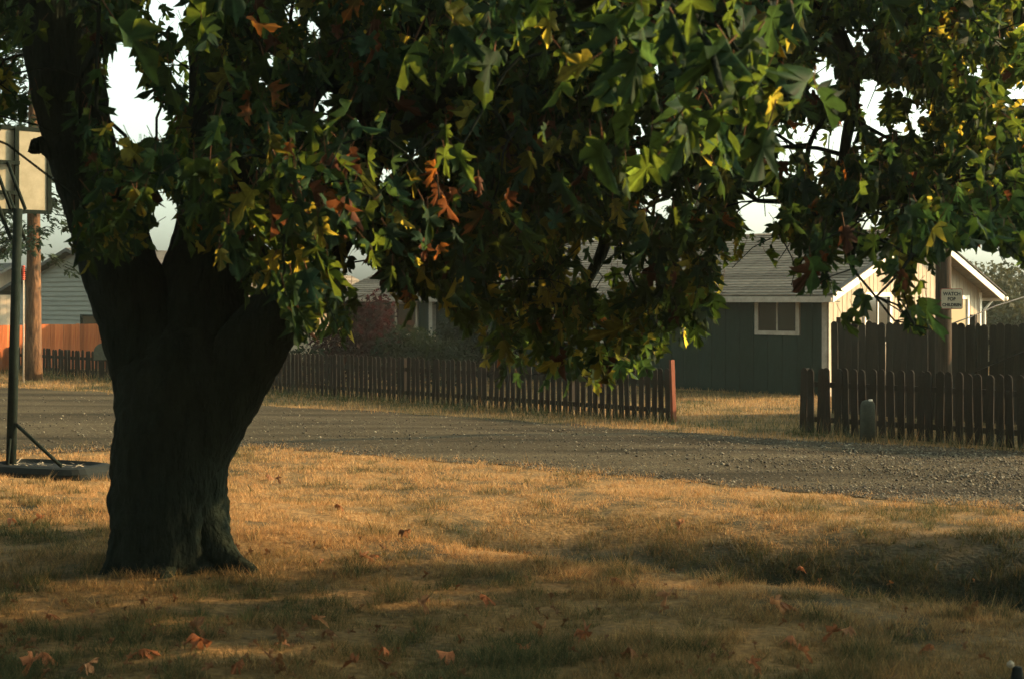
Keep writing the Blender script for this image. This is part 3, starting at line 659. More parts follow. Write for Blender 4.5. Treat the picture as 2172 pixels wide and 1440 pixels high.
# ---------------------------------------------------------------- utility pole with sign
UP = empty('utility_pole', (7.38, 24.2, 0)); tag(UP, 'wooden utility pole carrying a small sign beside the cream gable', 'utility pole')
Vb, Fc = tube_geo([Vector((0, 0, z)) for z in (-0.1, 1, 2, 3, 4.5, 6, 8)], [0.145, 0.14, 0.135, 0.13, 0.125, 0.12, 0.11], 16)
mesh_obj('shaft', Vb, Fc, M['polewood'], UP, True)
box('crossarm', (0, -0.14, 7.4), (2.2, 0.1, 0.12), M['polewood'], UP)
Vb, Fc = tube_geo([P(2010, 690, 24.35) - Vector((7.38, 24.2, 0)), P(2060, 672, 25.2) - Vector((7.38, 24.2, 0)), P(2110, 650, 26.0) - Vector((7.38, 24.2, 0)), P(2300, 590, 29) - Vector((7.38, 24.2, 0))], [0.011] * 4, 6)
mesh_obj('guy_wire', Vb, Fc, M['wire'], UP, True)
SG = empty('warning_sign', (7.38 + 0.085, 24.02, 2.03), 0.1); tag(SG, 'small pale warning sign with three lines of black lettering on the pole', 'sign')
def rrect(hw, hh_, r, n=5):
    pts = []
    for (cx_, cz_, a0) in ((hw - r, hh_ - r, 0), (-hw + r, hh_ - r, 90), (-hw + r, -hh_ + r, 180), (hw - r, -hh_ + r, 270)):
        for k in range(n): a = R(a0 + 90 * k / (n - 1)); pts.append((cx_ + r * math.cos(a), cz_ + r * math.sin(a)))
    return pts
def rplate(name, hw, hh_, r, y0, y1, mat, par):
    pr = rrect(hw, hh_, r); n = len(pr); Vb = [(a, y0, b + 0.175) for a, b in pr] + [(a, y1, b + 0.175) for a, b in pr]
    return mesh_obj(name, Vb, [tuple(range(n)), tuple(range(2 * n - 1, n - 1, -1))] + [(i, n + i, n + (i + 1) % n, (i + 1) % n) for i in range(n)], mat, par)
rplate('border', 0.195, 0.175, 0.035, -0.006, 0.0, M['signred'], SG)
rplate('face', 0.183, 0.163, 0.030, -0.010, -0.0065, M['signface'], SG)
for txt, z, s in (('WATCH', 0.232, 0.082), ('FOR', 0.145, 0.080), ('CHILDREN', 0.050, 0.070)):
    cu = bpy.data.curves.new('lettering', 'FONT'); cu.body = txt; cu.size = s; cu.align_x = 'CENTER'; cu.extrude = 0.001; cu.offset = 0.003
    cu.materials.append(M['signblack']); o = bpy.data.objects.new('lettering', cu); link(o, SG); tm_ = bpy.data.meshes.new_from_object(o); bpy.data.objects.remove(o); o = link(bpy.data.objects.new('lettering', tm_), SG); o.location = (0, -0.012, z); o.rotation_euler = (R(90), 0, 0)
for z in (0.33, 0.02): tapered('bolt', [((0, -0.014, z), 0.008), ((0, -0.009, z), 0.008)], M['blackmetal'], 8, SG)

# power lines strung along the lane
for k, (pa, pb, Y0, Y1) in enumerate((((-200, 40), (1000, 105), 52, 46), ((-200, 52), (1000, 118), 52, 46), ((-200, 352), (1200, 396), 62, 55))):
    a, b = P(*pa, Y0), P(*pb, Y1); pts = [a.lerp(b, t) - Z * (1.2 * t * (1 - t)) for t in np.linspace(0, 1, 12)]
    Vb, Fc = tube_geo(pts, [0.013] * 12, 5); o = mesh_obj('power_line', Vb, Fc, M['wire'], None, True)
    tag(o, ['upper black power line crossing the sky gap between the limbs', 'second black power line just under the upper one', 'low black power line seen right of the middle limb'][k], 'wire', 'power lines over the lane')

# ---------------------------------------------------------------- background trees and shrubs
def frames(tip, nrm):        # rows: local x, y(tip), z(normal) as columns
    tip = tip / np.linalg.norm(tip, axis=1, keepdims=True)
    nrm = nrm - (nrm * tip).sum(1, keepdims=True) * tip; nrm /= np.linalg.norm(nrm, axis=1, keepdims=True) + 1e-9
    x = np.cross(tip, nrm)
    return np.stack([x, tip, nrm], -1)
def unit(n):
    v_ = rng.normal(size=(n, 3)); return v_ / np.linalg.norm(v_, axis=1, keepdims=True)
SPRIG = np.array([(-0.5, 0, 0), (-0.16, 0.42, 0.05), (-0.3, 0.5, 0), (0, 1, -0.06), (0.3, 0.5, 0), (0.16, 0.42, 0.05), (0.5, 0.05, 0)]) * np.array((0.55, 1, 1))
SPRIGT = np.array([(0, 1, 6), (1, 5, 6), (1, 2, 3), (1, 3, 5), (3, 4, 5)])
def conifer(name, label, base, h, r, z0, mat, trunk_r, lean=0.0, group='conifers behind the houses', nb=None):
    e = empty(name, base); tag(e, label, 'tree', group)
    Vb, Fc = tube_geo([Vector((lean * t * h, 0, h * t)) for t in np.linspace(-0.01, 1, 14)], [trunk_r * (1 - 0.93 * t) * (1.12 if t < 0.04 else 1) for t in np.linspace(0, 1, 14)], 14, rough=lambda th, i: 1 + 0.05 * math.sin(5 * th + i))
    mesh_obj('trunk', Vb, Fc, M['fir_bark'], e, True)
    nb = nb or int((h - z0) * 13)
    P_, T_, N_, S_ = [], [], [], []
    for k in range(nb):
        z = z0 + (h - z0) * rng.random() ** 0.9; L = r * (1 - (z - z0) / (h - z0)) ** 0.75 * rng.uniform(0.6, 1.1) + 0.15
        a = rng.uniform(0, 6.28); m_ = max(6, int(L * 22))
        t = rng.random(m_) ** 0.8
        d = np.array((math.cos(a), math.sin(a), 0)); side = np.array((-math.sin(a), math.cos(a), 0))
        wd = (0.10 + 0.28 * (1 - t)) * L * 0.55 * rng.uniform(-1, 1, m_)
        pos = d * (t * L)[:, None] + side * wd[:, None]; pos[:, 2] = z - 0.28 * L * t ** 1.6 + rng.normal(0, 0.04, m_); pos[:, 0] += lean * z
        P_.append(pos); T_.append(d * 0.8 + side * np.sign(wd)[:, None] * 0.6 + np.array((0, 0, -0.35)) + rng.normal(0, 0.25, (m_, 3))); N_.append(np.tile((0, 0, 1.0), (m_, 1)) + rng.normal(0, 0.35, (m_, 3)))
        S_.append(rng.uniform(0.16, 0.34, m_))
    P_, T_, N_, S_ = map(np.concatenate, (P_, T_, N_, S_))
    Vv, Tt = soup(P_, SPRIG, SPRIGT, S_, frames(T_, N_))
    o = link(bpy.data.objects.new('crown', tri_mesh('crown', Vv, Tt, [mat])), e); tag(o, kind='stuff')
    return e
def leafy(name, label, base, blobs, n, size, mat, cat='shrub', group=None, trunk=None):
    e = empty(name, base); tag(e, label, cat, group)
    if trunk:
        Vb, Fc = tube_geo([Vector((0, 0, -0.05)), Vector((0.03, 0, trunk[0] * 0.5)), Vector((0, 0, trunk[0]))], [trunk[1], trunk[1] * 0.8, trunk[1] * 0.4], 8); mesh_obj('trunk', Vb, Fc, M['bark'], e, True)
    else:
        Vb = []; Fc = []
        for k in range(7):
            a = k * 0.9; b_ = blobs[k % len(blobs)]
            v1, f1 = tube_geo([Vector((0.08 * math.cos(a), 0.08 * math.sin(a), -0.05)), Vector((b_[0] * 0.7 + 0.2 * math.cos(a), b_[1] * 0.7 + 0.2 * math.sin(a), b_[2]))], [0.022, 0.008], 5)
            Fc += [tuple(i + len(Vb) for i in f) for f in f1]; Vb += v1
        mesh_obj('stems', Vb, Fc, M['twig'], e, True)
    P_ = []; tot = sum(b[3] * b[4] * b[5] for b in blobs)
    for b in blobs:
        k = max(40, int(n * b[3] * b[4] * b[5] / tot)); d = unit(k)
        rad = rng.random(k) ** 0.45 * (0.72 + 0.5 * fbm(d[:, 0] * 2.3 + b[0] * 3 + 9, d[:, 2] * 2.3 + d[:, 1] * 1.9 + 5, 2))
        P_.append(np.array(b[:3]) + d * rad[:, None] * np.array(b[3:6]))
    P_ = np.concatenate(P_); P_ = P_[P_[:, 2] > 0.02]; k = len(P_)
    tip = unit(k) + np.array((0, 0, -0.5))
    Vv, Tt = soup(P_, SPRIG * np.array((1.5, 1, 1)), SPRIGT, size * rng.uniform(0.6, 1.3, k), frames(tip, unit(k)))
    o = link(bpy.data.objects.new('crown', tri_mesh('crown', Vv, Tt, [mat])), e); tag(o, kind='stuff')
    return e
def bx_at(px, Y): return ((px - CX) / F * Y, Y, 0)
conifer('fir_tree', 'tall fir with sunlit orange bark before the left picket fence', bx_at(71, 38.6), 15, 3.0, 3.3, M['fir'], 0.235, group=None, nb=210)
conifer('fir_tree', 'dark fir far behind the big trunk', bx_at(-120, 66), 19, 4.2, 1.5, M['fir'], 0.3)
conifer('fir_tree', 'dark fir behind the middle of the long roof', bx_at(1010, 58), 17, 3.6, 1.5, M['fir'], 0.3)
conifer('fir_tree', 'slim brownish fir rising over the right half of the roof', bx_at(1480, 56), 14, 2.1, 2.0, M['fir2'], 0.25)
conifer('fir_tree', 'broad dark fir left of the slim brownish one', bx_at(1240, 62), 18, 3.8, 2.0, M['fir'], 0.3)
conifer('fir_tree', 'dark fir behind the cream outbuilding', bx_at(640, 64), 18, 2.6, 2.0, M['fir'], 0.3)
leafy('red_shrub', 'wine-red leafy shrub over the picket fence right of the trunk', bx_at(765, 36.5), [(0, 0, 1.25, 1.0, 0.8, 1.0), (-0.6, 0.1, 0.9, 0.8, 0.7, 0.8), (0.7, 0, 0.8, 0.8, 0.7, 0.8), (0.45, 0, 1.9, 0.5, 0.5, 0.6)], 3600, 0.13, M['bushred'])
leafy('green_shrub', 'dark green shrub behind the fence, right of the red shrub', bx_at(870, 35.5), [(0, 0, 0.8, 1.0, 0.7, 0.85), (0.9, 0, 0.6, 0.8, 0.6, 0.65)], 2600, 0.13, M['bushgreen'], group='shrubs behind the picket fence')
leafy('green_shrub', 'dark green shrub directly right of the trunk, under the red one', bx_at(655, 36.0), [(0, 0, 0.5, 0.9, 0.6, 0.6), (-0.6, 0, 0.4, 0.6, 0.5, 0.5)], 1500, 0.12, M['bushgreen'], group='shrubs behind the picket fence')
leafy('green_shrub', 'tall dark shrub against the dark house front, left of its porch post', bx_at(980, 37.2), [(0, 0, 1.0, 0.9, 0.5, 1.1), (0.9, -0.3, 0.7, 0.8, 0.5, 0.8)], 2600, 0.14, M['bushgreen'], group='shrubs behind the picket fence')
for k, (px, Y, hh_, lab) in enumerate(((2150, 52, 3.7, 'hazy olive bush beyond the gable end at the right edge'), (2260, 58, 5.0, 'taller olive tree past the right picture edge'), (2090, 62, 4.0, 'faint olive bush touching the right end of the gable'), (2200, 45, 2.4, 'low olive bush just over the tall board fence'))):
    leafy('olive_tree', lab, bx_at(px, Y), [(0, 0, hh_ * 0.52, 1.7, 1.5, hh_ * 0.5), (-1.0, 0, hh_ * 0.4, 1.2, 1.2, hh_ * 0.4), (1.2, 0, hh_ * 0.5, 1.3, 1.2, hh_ * 0.42)], 4200, 0.19, M['faroli'], 'tree', 'olive trees beyond the gable', (hh_ * 0.6, 0.12))
conifer('fir_tree', 'big unseen fir added left of the viewpoint to block sky light', (-13, 5, 0), 20, 4.5, 1.0, M['fir'], 0.4, group='unseen firs added to block sky light')  # this fir and the next are out of view, added to cut sky fill
conifer('fir_tree', 'second unseen fir added to block sky light, nearer the lane', (-17, 15, 0), 22, 4.5, 1.0, M['fir'], 0.4, group='unseen firs added to block sky light')
# ---------------------------------------------------------------- maple leaves
HALF = [(0.09, -0.04), (0.22, -0.02), (0.36, 0.09), (0.19, 0.15), (0.27, 0.26), (0.34, 0.42), (0.48, 0.57), (0.34, 0.55), (0.25, 0.55), (0.09, 0.42), (0.10, 0.58), (0.19, 0.74), (0.15, 0.84), (0.05, 0.90)]
leafr = random.Random(3)
def leaf_tmpl(fold, droop, curl, twist, petiole=0.55):
    sh = 1 / math.sqrt(1 + 0.5 * fold * fold)
    jt = lambda a: a * leafr.uniform(0.84, 1.16)
    pts = [(0, 0.3)] + [(0, 0.0)] + [(jt(x_) * sh, y_ + leafr.gauss(0, 0.018)) for x_, y_ in HALF] + [(leafr.gauss(0, 0.06), leafr.uniform(0.95, 1.1))] + [(-jt(x_) * sh, y_ + leafr.gauss(0, 0.018)) for x_, y_ in HALF[::-1]]
    Vv = []
    for i, (x_, y_) in enumerate(pts):
        z_ = fold * abs(x_) - droop * (y_ - 0.1) ** 2 - curl * x_ * x_ * 2.2 + twist * x_ * y_ + (leafr.gauss(0, 0.05) if i > 1 else 0)
        Vv.append((x_, y_, z_))
    n = len(pts); Tt = [(0, i, i + 1) for i in range(1, n - 1)] + [(0, n - 1, 1)]
    Tt = [(a, c, b) for a, b, c in Tt]
    k = len(Vv); wv = 0.012                      # petiole: thin three-sided stalk
    for y_, z_ in ((0.02, 0.0), (-petiole, 0.12)):
        Vv += [(-wv, y_, z_ - wv * 0.5), (wv, y_, z_ - wv * 0.5), (0, y_, z_ + wv)]
    for a in range(3):
        b = (a + 1) % 3; Tt += [(k + a, k + b, k + 3 + b), (k + a, k + 3 + b, k + 3 + a)]
    return np.array(Vv) - np.array((0, -petiole, 0.12)), np.array(Tt)
TMPL = [leaf_tmpl(0.45, 0.25, 0.05, 0.25, 0.43), leaf_tmpl(1.0, 0.40, 0.1, -0.3, 0.37), leaf_tmpl(-0.5, 0.5, 0.5, 0.2, 0.50), leaf_tmpl(0.5, 0.75, -0.2, 0.6, 0.31), leaf_tmpl(1.4, 0.2, 0.0, -0.5, 0.37), leaf_tmpl(-0.9, -0.3, 0.5, 0.45, 0.46), leaf_tmpl(0.9, 0.7, 0.3, 0.3, 0.43), leaf_tmpl(1.1, 0.9, -0.2, -0.6, 0.37), leaf_tmpl(-0.7, 0.8, 0.2, 0.5, 0.50), leaf_tmpl(0.6, 0.3, 0.6, -0.1, 0.40)]
def leaf_uv(v, r_):
    t = TMPL[v][0]; y0 = t[1][1]
    return np.stack([t[:, 0] * 0.5 + 0.5, (t[:, 1] - y0) * 0.5 + 0.5, np.full(len(t), r_), np.ones(len(t))], -1)
NV, NT = len(TMPL[0][0]), len(TMPL[0][1]); BLADE = NT - 6

def inframe(p):
    px = CX + F * p[:, 0] / np.maximum(p[:, 1], 0.1); py = HY - F * (p[:, 2] - CAMZ) / np.maximum(p[:, 1], 0.1)
    return px, py
low_x = [-200, 0, 95, 130, 160, 230, 330, 340, 480, 520, 590, 640, 735, 745, 765, 850, 960, 1000, 1040, 1110, 1290, 1400, 1420, 1500, 1515, 1600, 1690, 1745, 1765, 1835, 1850, 1915, 1930, 2005, 2012, 2050, 2172, 2500]
low_y = [300, 285, 285, 300, 560, 565, 560, 500, 540, 620, 640, 730, 735, 600, 560, 640, 690, 700, 790, 800, 835, 770, 720, 730, 620, 600, 640, 610, 690, 700, 630, 640, 725, 720, 560, 540, 575, 560]
GAPS = [(118, 150, 72, 160, .78), (450, 190, 45, 180, .4), (1790, 640, 24, 50, .8), (1240, 560, 55, 50, .55), (1430, 560, 60, 40, .4), (1860, 640, 34, 44, .7), (1800, 565, 36, 36, .6), (1985, 640, 20, 60, .5), (345, 35, 62, 62, .8), (262, 205, 40, 115, 1), (300, 270, 60, 45, .95), (245, 330, 22, 14, 1), (25, 155, 34, 70, .6), (55, 262, 40, 18, .8), (350, 480, 32, 60, .97), (325, 520, 18, 26, 1), (518, 385, 26, 42, 1), (548, 175, 22, 34, .85), (385, 175, 30, 60, .7), (612, 40, 26, 28, .75), (676, 65, 13, 28, .85), (682, 222, 22, 36, .95), (580, 130, 14, 20, .7), (818, 390, 18, 24, .95), (870, 315, 12, 30, .8), (736, 560, 28, 62, .95), (548, 522, 16, 40, .85), (1392, 168, 28, 18, .8), (1362, 280, 22, 16, .8), (1690, 300, 58, 36, .80), (1785, 315, 36, 38, .85), (1650, 360, 40, 40, .66), (1735, 380, 16, 40, .8), (1745, 180, 26, 34, 1), (1722, 100, 22, 12, .8), (1842, 212, 26, 30, .93), (1806, 95, 34, 22, .93), (1900, 210, 26, 16, .85), (1862, 285, 18, 22, .9), (1950, 250, 16, 16, .8), (1612, 455, 52, 42, .97), (1500, 420, 40, 50, .5), (1395, 450, 42, 28, .88), (2072, 165, 20, 22, .95), (2155, 215, 26, 26, .95), (2130, 590, 40, 30, .8), (1852, 480, 34, 18, .8), (1925, 285, 24, 18, .6), (780, 612, 45, 38, .6), (690, 700, 24, 30, .5), (1610, 560, 95, 50, .72), (1300, 575, 70, 60, .45), (1650, 665, 60, 50, 1), (2060, 560, 30, 30, .8), (1870, 560, 30, 40, .55), (120, 380, 60, 100, .9), (60, 350, 60, 90, 1), (480, 640, 34, 36, .9), (900, 690, 50, 60, .5), (1960, 600, 30, 40, .55), (2005, 560, 14, 60, .8), (2095, 690, 90, 60, 1), (1480, 90, 12, 10, .8), (470, 640, 40, 50, .6)]
def leaf_ok(p, soft=True):
    """keep only leaves hanging above the crown's ragged lower edge and outside its open gaps"""
    px, py = inframe(p)
    lo = np.interp(px, low_x, low_y) + 16 * np.sin(px * 0.11) + rng.normal(0, 12, len(px))
    ok = (py < lo) | (p[:, 1] < 0.5)
    for (cx_, cy_, rx_, ry_, s_) in GAPS:
        d = ((px - cx_) / (rx_ + 8)) ** 2 + ((py - cy_) / (ry_ + 8)) ** 2
        ok &= ~((d < 1) & (rng.random(len(px)) < s_))
    return ok
class Leaves:
    def __init__(s): s.p = []; s.tip = []; s.n = []; s.s = []; s.m = []
    def add(s, p, size, mix, droop=1.0):
        k = len(p)
        s.p.append(p); s.tip.append(np.stack([rng.normal(0, 0.42, k), rng.normal(0, 0.42, k), -droop * np.ones(k) + rng.normal(0, 0.3, k)], -1))
        a = rng.uniform(0, 6.28, k); s.n.append(np.stack([np.cos(a), np.sin(a), rng.normal(0.25, 0.35, k)], -1))
        s.s.append(size * np.clip(rng.normal(1, 0.28, k), 0.45, 1.55)); s.m.append(rng.choice(5, k, p=mix))
    def done(s):
        s.p, s.tip, s.n, s.s, s.m = map(np.concatenate, (s.p, s.tip, s.n, s.s, s.m)); s.R = frames(s.tip, s.n); s.v = rng.integers(0, len(TMPL), len(s.p))
    def filt(s, ok):
        for a in ('p', 's', 'm', 'R', 'v'): setattr(s, a, getattr(s, a)[ok])
    def mesh(s, name, sel):
        VV, TT, MM, CC = [], [], [], []; off = 0
        for v in range(len(TMPL)):
            i = np.where(sel & (s.v == v))[0]
            if not len(i): continue
            a, b = soup(s.p[i], TMPL[v][0], TMPL[v][1], s.s[i], s.R[i]); VV.append(a); TT.append(b + off); off += len(a)
            cu_ = np.tile(leaf_uv(v, 0.0), (len(i), 1)); cu_[:, 2] = np.repeat(rng.random(len(i)), NV); CC.append(cu_)
            mm = np.repeat(s.m[i], NT).reshape(-1, NT); mm[:, BLADE:] = 5; MM.append(mm.ravel())
        return tri_mesh(name, np.concatenate(VV), np.concatenate(TT), LEAF + [M['twig']], np.concatenate(MM), cols=np.concatenate(CC))
    def centre(s): return s.p + s.R[:, :, 1] * (s.s * 0.95)[:, None]
single = {}
def single_leaf(v, m_):
    if (v, m_) not in single:
        mm = np.full(NT, m_); mm[BLADE:] = 5
        single[(v, m_)] = tri_mesh('leaf', TMPL[v][0], TMPL[v][1], LEAF + [M['twig']], mm, cols=leaf_uv(v, 0.2 + 0.6 * ((v * 7 + m_ * 3) % 10) / 10))
    return single[(v, m_)]
def twigs(name, roots, nodes, parent, r0=0.0035, seg=5):
    """thin branches joining every leaf cluster to the nearest wood already grown"""
    pts = np.concatenate([roots, nodes]); n0 = len(roots); n = len(pts); par = np.full(n, -1)
    best = np.full(n, 1e9); bp = np.zeros(n, int); done = np.zeros(n, bool); done[:n0] = True
    for i in range(n0, n):
        d = np.linalg.norm(roots - pts[i], axis=1); bp[i] = d.argmin(); best[i] = d.min()
    order = []
    cost0 = np.zeros(n)
    for _ in range(n - n0):
        b = np.where(done, 1e9, best + 0.35 * cost0[bp]); i = int(b.argmin()); done[i] = True; par[i] = bp[i]; order.append(i)
        cost0[i] = cost0[bp[i]] + np.linalg.norm(pts[i] - pts[bp[i]])
        d = np.linalg.norm(pts - pts[i], axis=1); upd = (~done) & (d + 0.35 * cost0[i] < best + 0.35 * cost0[bp]); best[upd] = d[upd]; bp[upd] = i
    cnt = np.ones(n)
    for i in order[::-1]: cnt[par[i]] += cnt[i]
    Vb = []; Fc = []
    for i in order:
        a, b = Vector(pts[par[i]]), Vector(pts[i]); L = (b - a).length
        mid = a.lerp(b, 0.5) + Vector((random.gauss(0, 0.05), random.gauss(0, 0.05), 0.06)) * L
        ra = min(r0 * cnt[par[i]] ** 0.45, r0 * cnt[i] ** 0.45 * 1.5); rb_ = r0 * cnt[i] ** 0.45
        v1, f1 = tube_geo([a, mid, b], [ra, (ra + rb_) / 2, rb_], seg, cap=False)
        Fc += [tuple(q_ + len(Vb) for q_ in f) for f in f1]; Vb += v1
    o = mesh_obj(name, Vb, Fc, M['bark'], parent, True); tag(o, kind='stuff'); return o

# ---------------------------------------------------------------- the big maple
MT = empty('maple_tree', (-2.55, 10.6, 0)); tag(MT, 'big dark maple in the foreground, its leafy boughs filling the upper picture', 'tree')
O = Vector((-2.55, 10.6, 0))
from mathutils import noise as mnoise
def bark_rough(seed, amp=1.0, flare=None):
    def f_(th, i):
        n1 = mnoise.noise(Vector((math.cos(th) * 2.2 + seed, math.sin(th) * 2.2, i * 0.16)))
        n2 = mnoise.noise(Vector((math.cos(th) * 7 + seed, math.sin(th) * 7, i * 0.35)))
        n3 = mnoise.noise(Vector((math.cos(th) * 16 + seed, math.sin(th) * 16, i * 0.9)))
        return 1 + amp * (0.07 * n1 + 0.06 * n2 + 0.06 * n3) + (flare(th, i) if flare else 0)
    return f_
def limb(name, pts, seed, parent=MT, n=40, sub=7, flare=None, amp=1.0, dY=None):
    """pts: (px, py, radius_px, Y)"""
    P_ = [P(a, b, Y) for a, b, r_, Y in pts]; Rr = [r_ / F * Y for a, b, r_, Y in pts]
    out, rad = [], []
    for i in range(len(P_) - 1):
        p0, p1, p2, p3 = P_[max(i - 1, 0)], P_[i], P_[i + 1], P_[min(i + 2, len(P_) - 1)]
        for k in range(sub):
            t = k / sub; t2 = t * t; t3 = t2 * t
            out.append(0.5 * ((2 * p1) + (p2 - p0) * t + (2 * p0 - 5 * p1 + 4 * p2 - p3) * t2 + (3 * p1 - p0 - 3 * p2 + p3) * t3)); rad.append(Rr[i] * (1 - t) + Rr[i + 1] * t)
    out.append(P_[-1]); rad.append(Rr[-1])
    Vb, Fc = tube_geo([p - O for p in out], rad, n, bark_rough(seed, amp, flare))
    if name: mesh_obj(name, Vb, Fc, M['bark'], parent, True)
    return Vb, Fc, out
flare = lambda th, i: 0.10 * max(0, 1 - i / 16) ** 2 * (math.cos(5 * th + 0.7) + 0.4 * math.cos(3 * th))
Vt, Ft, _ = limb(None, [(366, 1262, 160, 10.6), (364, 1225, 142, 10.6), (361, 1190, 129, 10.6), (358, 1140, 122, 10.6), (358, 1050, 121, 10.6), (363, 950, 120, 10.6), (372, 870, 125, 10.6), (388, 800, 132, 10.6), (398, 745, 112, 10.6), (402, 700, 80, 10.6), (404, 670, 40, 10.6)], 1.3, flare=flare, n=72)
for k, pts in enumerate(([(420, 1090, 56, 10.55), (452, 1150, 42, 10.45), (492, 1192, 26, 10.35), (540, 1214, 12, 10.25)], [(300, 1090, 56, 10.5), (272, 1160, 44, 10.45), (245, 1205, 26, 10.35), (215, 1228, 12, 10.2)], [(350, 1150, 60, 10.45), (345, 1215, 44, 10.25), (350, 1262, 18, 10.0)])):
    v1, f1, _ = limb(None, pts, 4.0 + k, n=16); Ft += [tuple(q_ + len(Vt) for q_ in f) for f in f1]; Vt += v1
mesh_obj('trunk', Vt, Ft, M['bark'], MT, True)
wood = []
for k, pts in enumerate(([(352, 950, 92, 10.6), (335, 800, 92, 10.6), (300, 690, 90, 10.6), (256, 570, 80, 10.55), (216, 450, 72, 10.5), (176, 330, 70, 10.45), (142, 180, 76, 10.4), (118, 0, 78, 10.35), (70, -260, 62, 10.2), (10, -560, 40, 10.0), (-40, -900, 18, 9.8)],
                         [(380, 950, 100, 10.65), (400, 780, 108, 10.7), (425, 640, 98, 10.75), (452, 500, 80, 10.8), (468, 370, 70, 10.85), (474, 180, 72, 10.9), (480, 0, 72, 11.0), (520, -300, 56, 11.2), (560, -700, 34, 11.4), (600, -1100, 14, 11.6)],
                         [(400, 960, 82, 10.55), (462, 850, 84, 10.55), (530, 740, 76, 10.5), (600, 650, 60, 10.4), (672, 555, 50, 10.3), (735, 440, 44, 10.15), (800, 270, 40, 9.9), (880, 60, 34, 9.6), (1000, -200, 26, 9.2), (1150, -420, 16, 8.6)])):
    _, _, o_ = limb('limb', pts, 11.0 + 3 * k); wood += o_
limb('branch_stub', [(150, 345, 34, 10.4), (118, 322, 25, 10.38), (92, 308, 19, 10.36), (72, 312, 15, 10.35), (62, 310, 14, 10.34)], 31, n=14, amp=1.8)
boughs = [[(790, 300, 30, 9.9), (960, 190, 22, 8.6), (1150, 60, 17, 7.2), (1330, -40, 12, 5.8), (1520, -60, 8, 4.8)],
          [(480, 60, 46, 11.0), (760, -120, 36, 11.6), (1050, -60, 28, 12.2), (1200, 200, 22, 12.8), (1285, 480, 15, 13.0), (1240, 620, 10, 13.0), (1290, 700, 6, 13.0)],
          [(1000, -200, 26, 9.2), (1300, -260, 24, 9.4), (1620, -120, 20, 9.7), (1800, 120, 16, 10.0), (1790, 330, 11, 10.0), (1760, 470, 7, 9.8)],
          [(1300, -260, 22, 9.4), (1750, -280, 18, 9.8), (2100, -60, 14, 10.2), (2230, 200, 9, 10.4)],
          [(800, 270, 22, 9.9), (700, 180, 16, 9.2), (640, 260, 12, 8.6), (560, 420, 8, 8.2)],
          [(238, 500, 30, 10.5), (300, 380, 18, 9.7), (330, 330, 12, 9.0), (270, 380, 7, 8.5)],
          [(1330, -40, 12, 5.8), (1480, 60, 8, 5.0), (1530, 190, 6, 4.6)]]
for k, pts in enumerate(boughs):
    _, _, o_ = limb('bough', pts, 50 + k, n=10, sub=5, amp=0.8); wood += o_
wood = np.array([tuple(p) for p in wood])

LV = Leaves(); nodes = []
MIX = [0.43, 0.445, 0.09, 0.018, 0.017]
def cluster(px, py, Y, per, spread, size, mix):
    n = len(px); c = np.stack([(px - CX) / F * Y, Y, CAMZ - (py - HY) / F * Y], -1)
    nodes.append(c)
    p = np.repeat(c, per, 0) + rng.normal(0, 1, (n * per, 3)) * np.array((spread, spread, spread * 0.7))
    LV.add(p, size, mix)
def zone(x0, x1, y0, y1, d0, d1, n, per=8, spread=0.18, size=0.148, mix=MIX):
    cluster(rng.uniform(x0, x1, n), rng.uniform(y0, y1, n), rng.uniform(d0, d1, n), per, spread, size, mix)
zone(-40, 1650, -110, 470, 8.4, 12.5, 1180)                                     # main canopy
zone(-40, 1650, -110, 330, 11.5, 15.0, 420)
zone(380, 1000, 330, 640, 9.2, 12.0, 120)
zone(160, 520, 260, 560, 7.2, 9.4, 56, mix=[0.445, 0.36, 0.16, 0.015, 0.02])          # boughs in front of the trunk
zone(500, 745, 330, 735, 7.0, 9.2, 95, mix=[0.455, 0.3, 0.21, 0.015, 0.02])
zone(30, 160, 480, 590, 8.6, 10.0, 9)
zone(760, 1010, 420, 690, 9.0, 12.5, 90, mix=[.44, .36, .14, .03, .03])
zone(985, 1430, 440, 830, 11.0, 13.2, 130, per=7, size=0.165, mix=[0.485, 0.26, 0.22, 0.015, 0.02])   # sunlit hanging spray
zone(1380, 1520, 430, 725, 11.0, 13.0, 30, size=0.18, mix=[0.505, 0.28, 0.18, 0.015, 0.02])
zone(1500, 1780, 380, 640, 10, 12.5, 44, size=0.14)
zone(1600, 2230, -110, 480, 9.0, 13.5, 760, per=9, size=0.135)
zone(1000, 1660, -60, 490, 11.0, 14.0, 330, per=9, size=0.13)                          # right-hand boughs
zone(1700, 2010, 430, 715, 7.4, 9.4, 40, mix=[0.495, 0.33, 0.14, 0.015, 0.02])
zone(2000, 2240, 380, 570, 8.0, 10.5, 44, size=0.15)
zone(1330, 1640, -80, 300, 4.8, 6.0, 28, per=4, spread=0.14, size=0.17, mix=[.72, .25, .03, 0, 0])   # nearest leaves
zone(920, 1260, -110, 40, 5.6, 7.2, 24, per=4, spread=0.14, size=0.15, mix=[.7, .24, .05, 0.005, .005])
zone(640, 1010, 210, 500, 6.4, 8.0, 16, per=4, size=0.15, mix=[.3, .3, .1, .18, .12])
zone(1160, 1560, 470, 660, 10.5, 13.0, 46, per=6, size=0.14, mix=[.44, .28, .24, .02, .02])   # loose sprays before the roof
zone(1560, 1780, 500, 640, 9.0, 11.0, 12, per=6, size=0.13)
zone(1760, 2010, 540, 700, 8.0, 9.6, 16, per=6, size=0.15, mix=[.44, .32, .20, .02, .02])
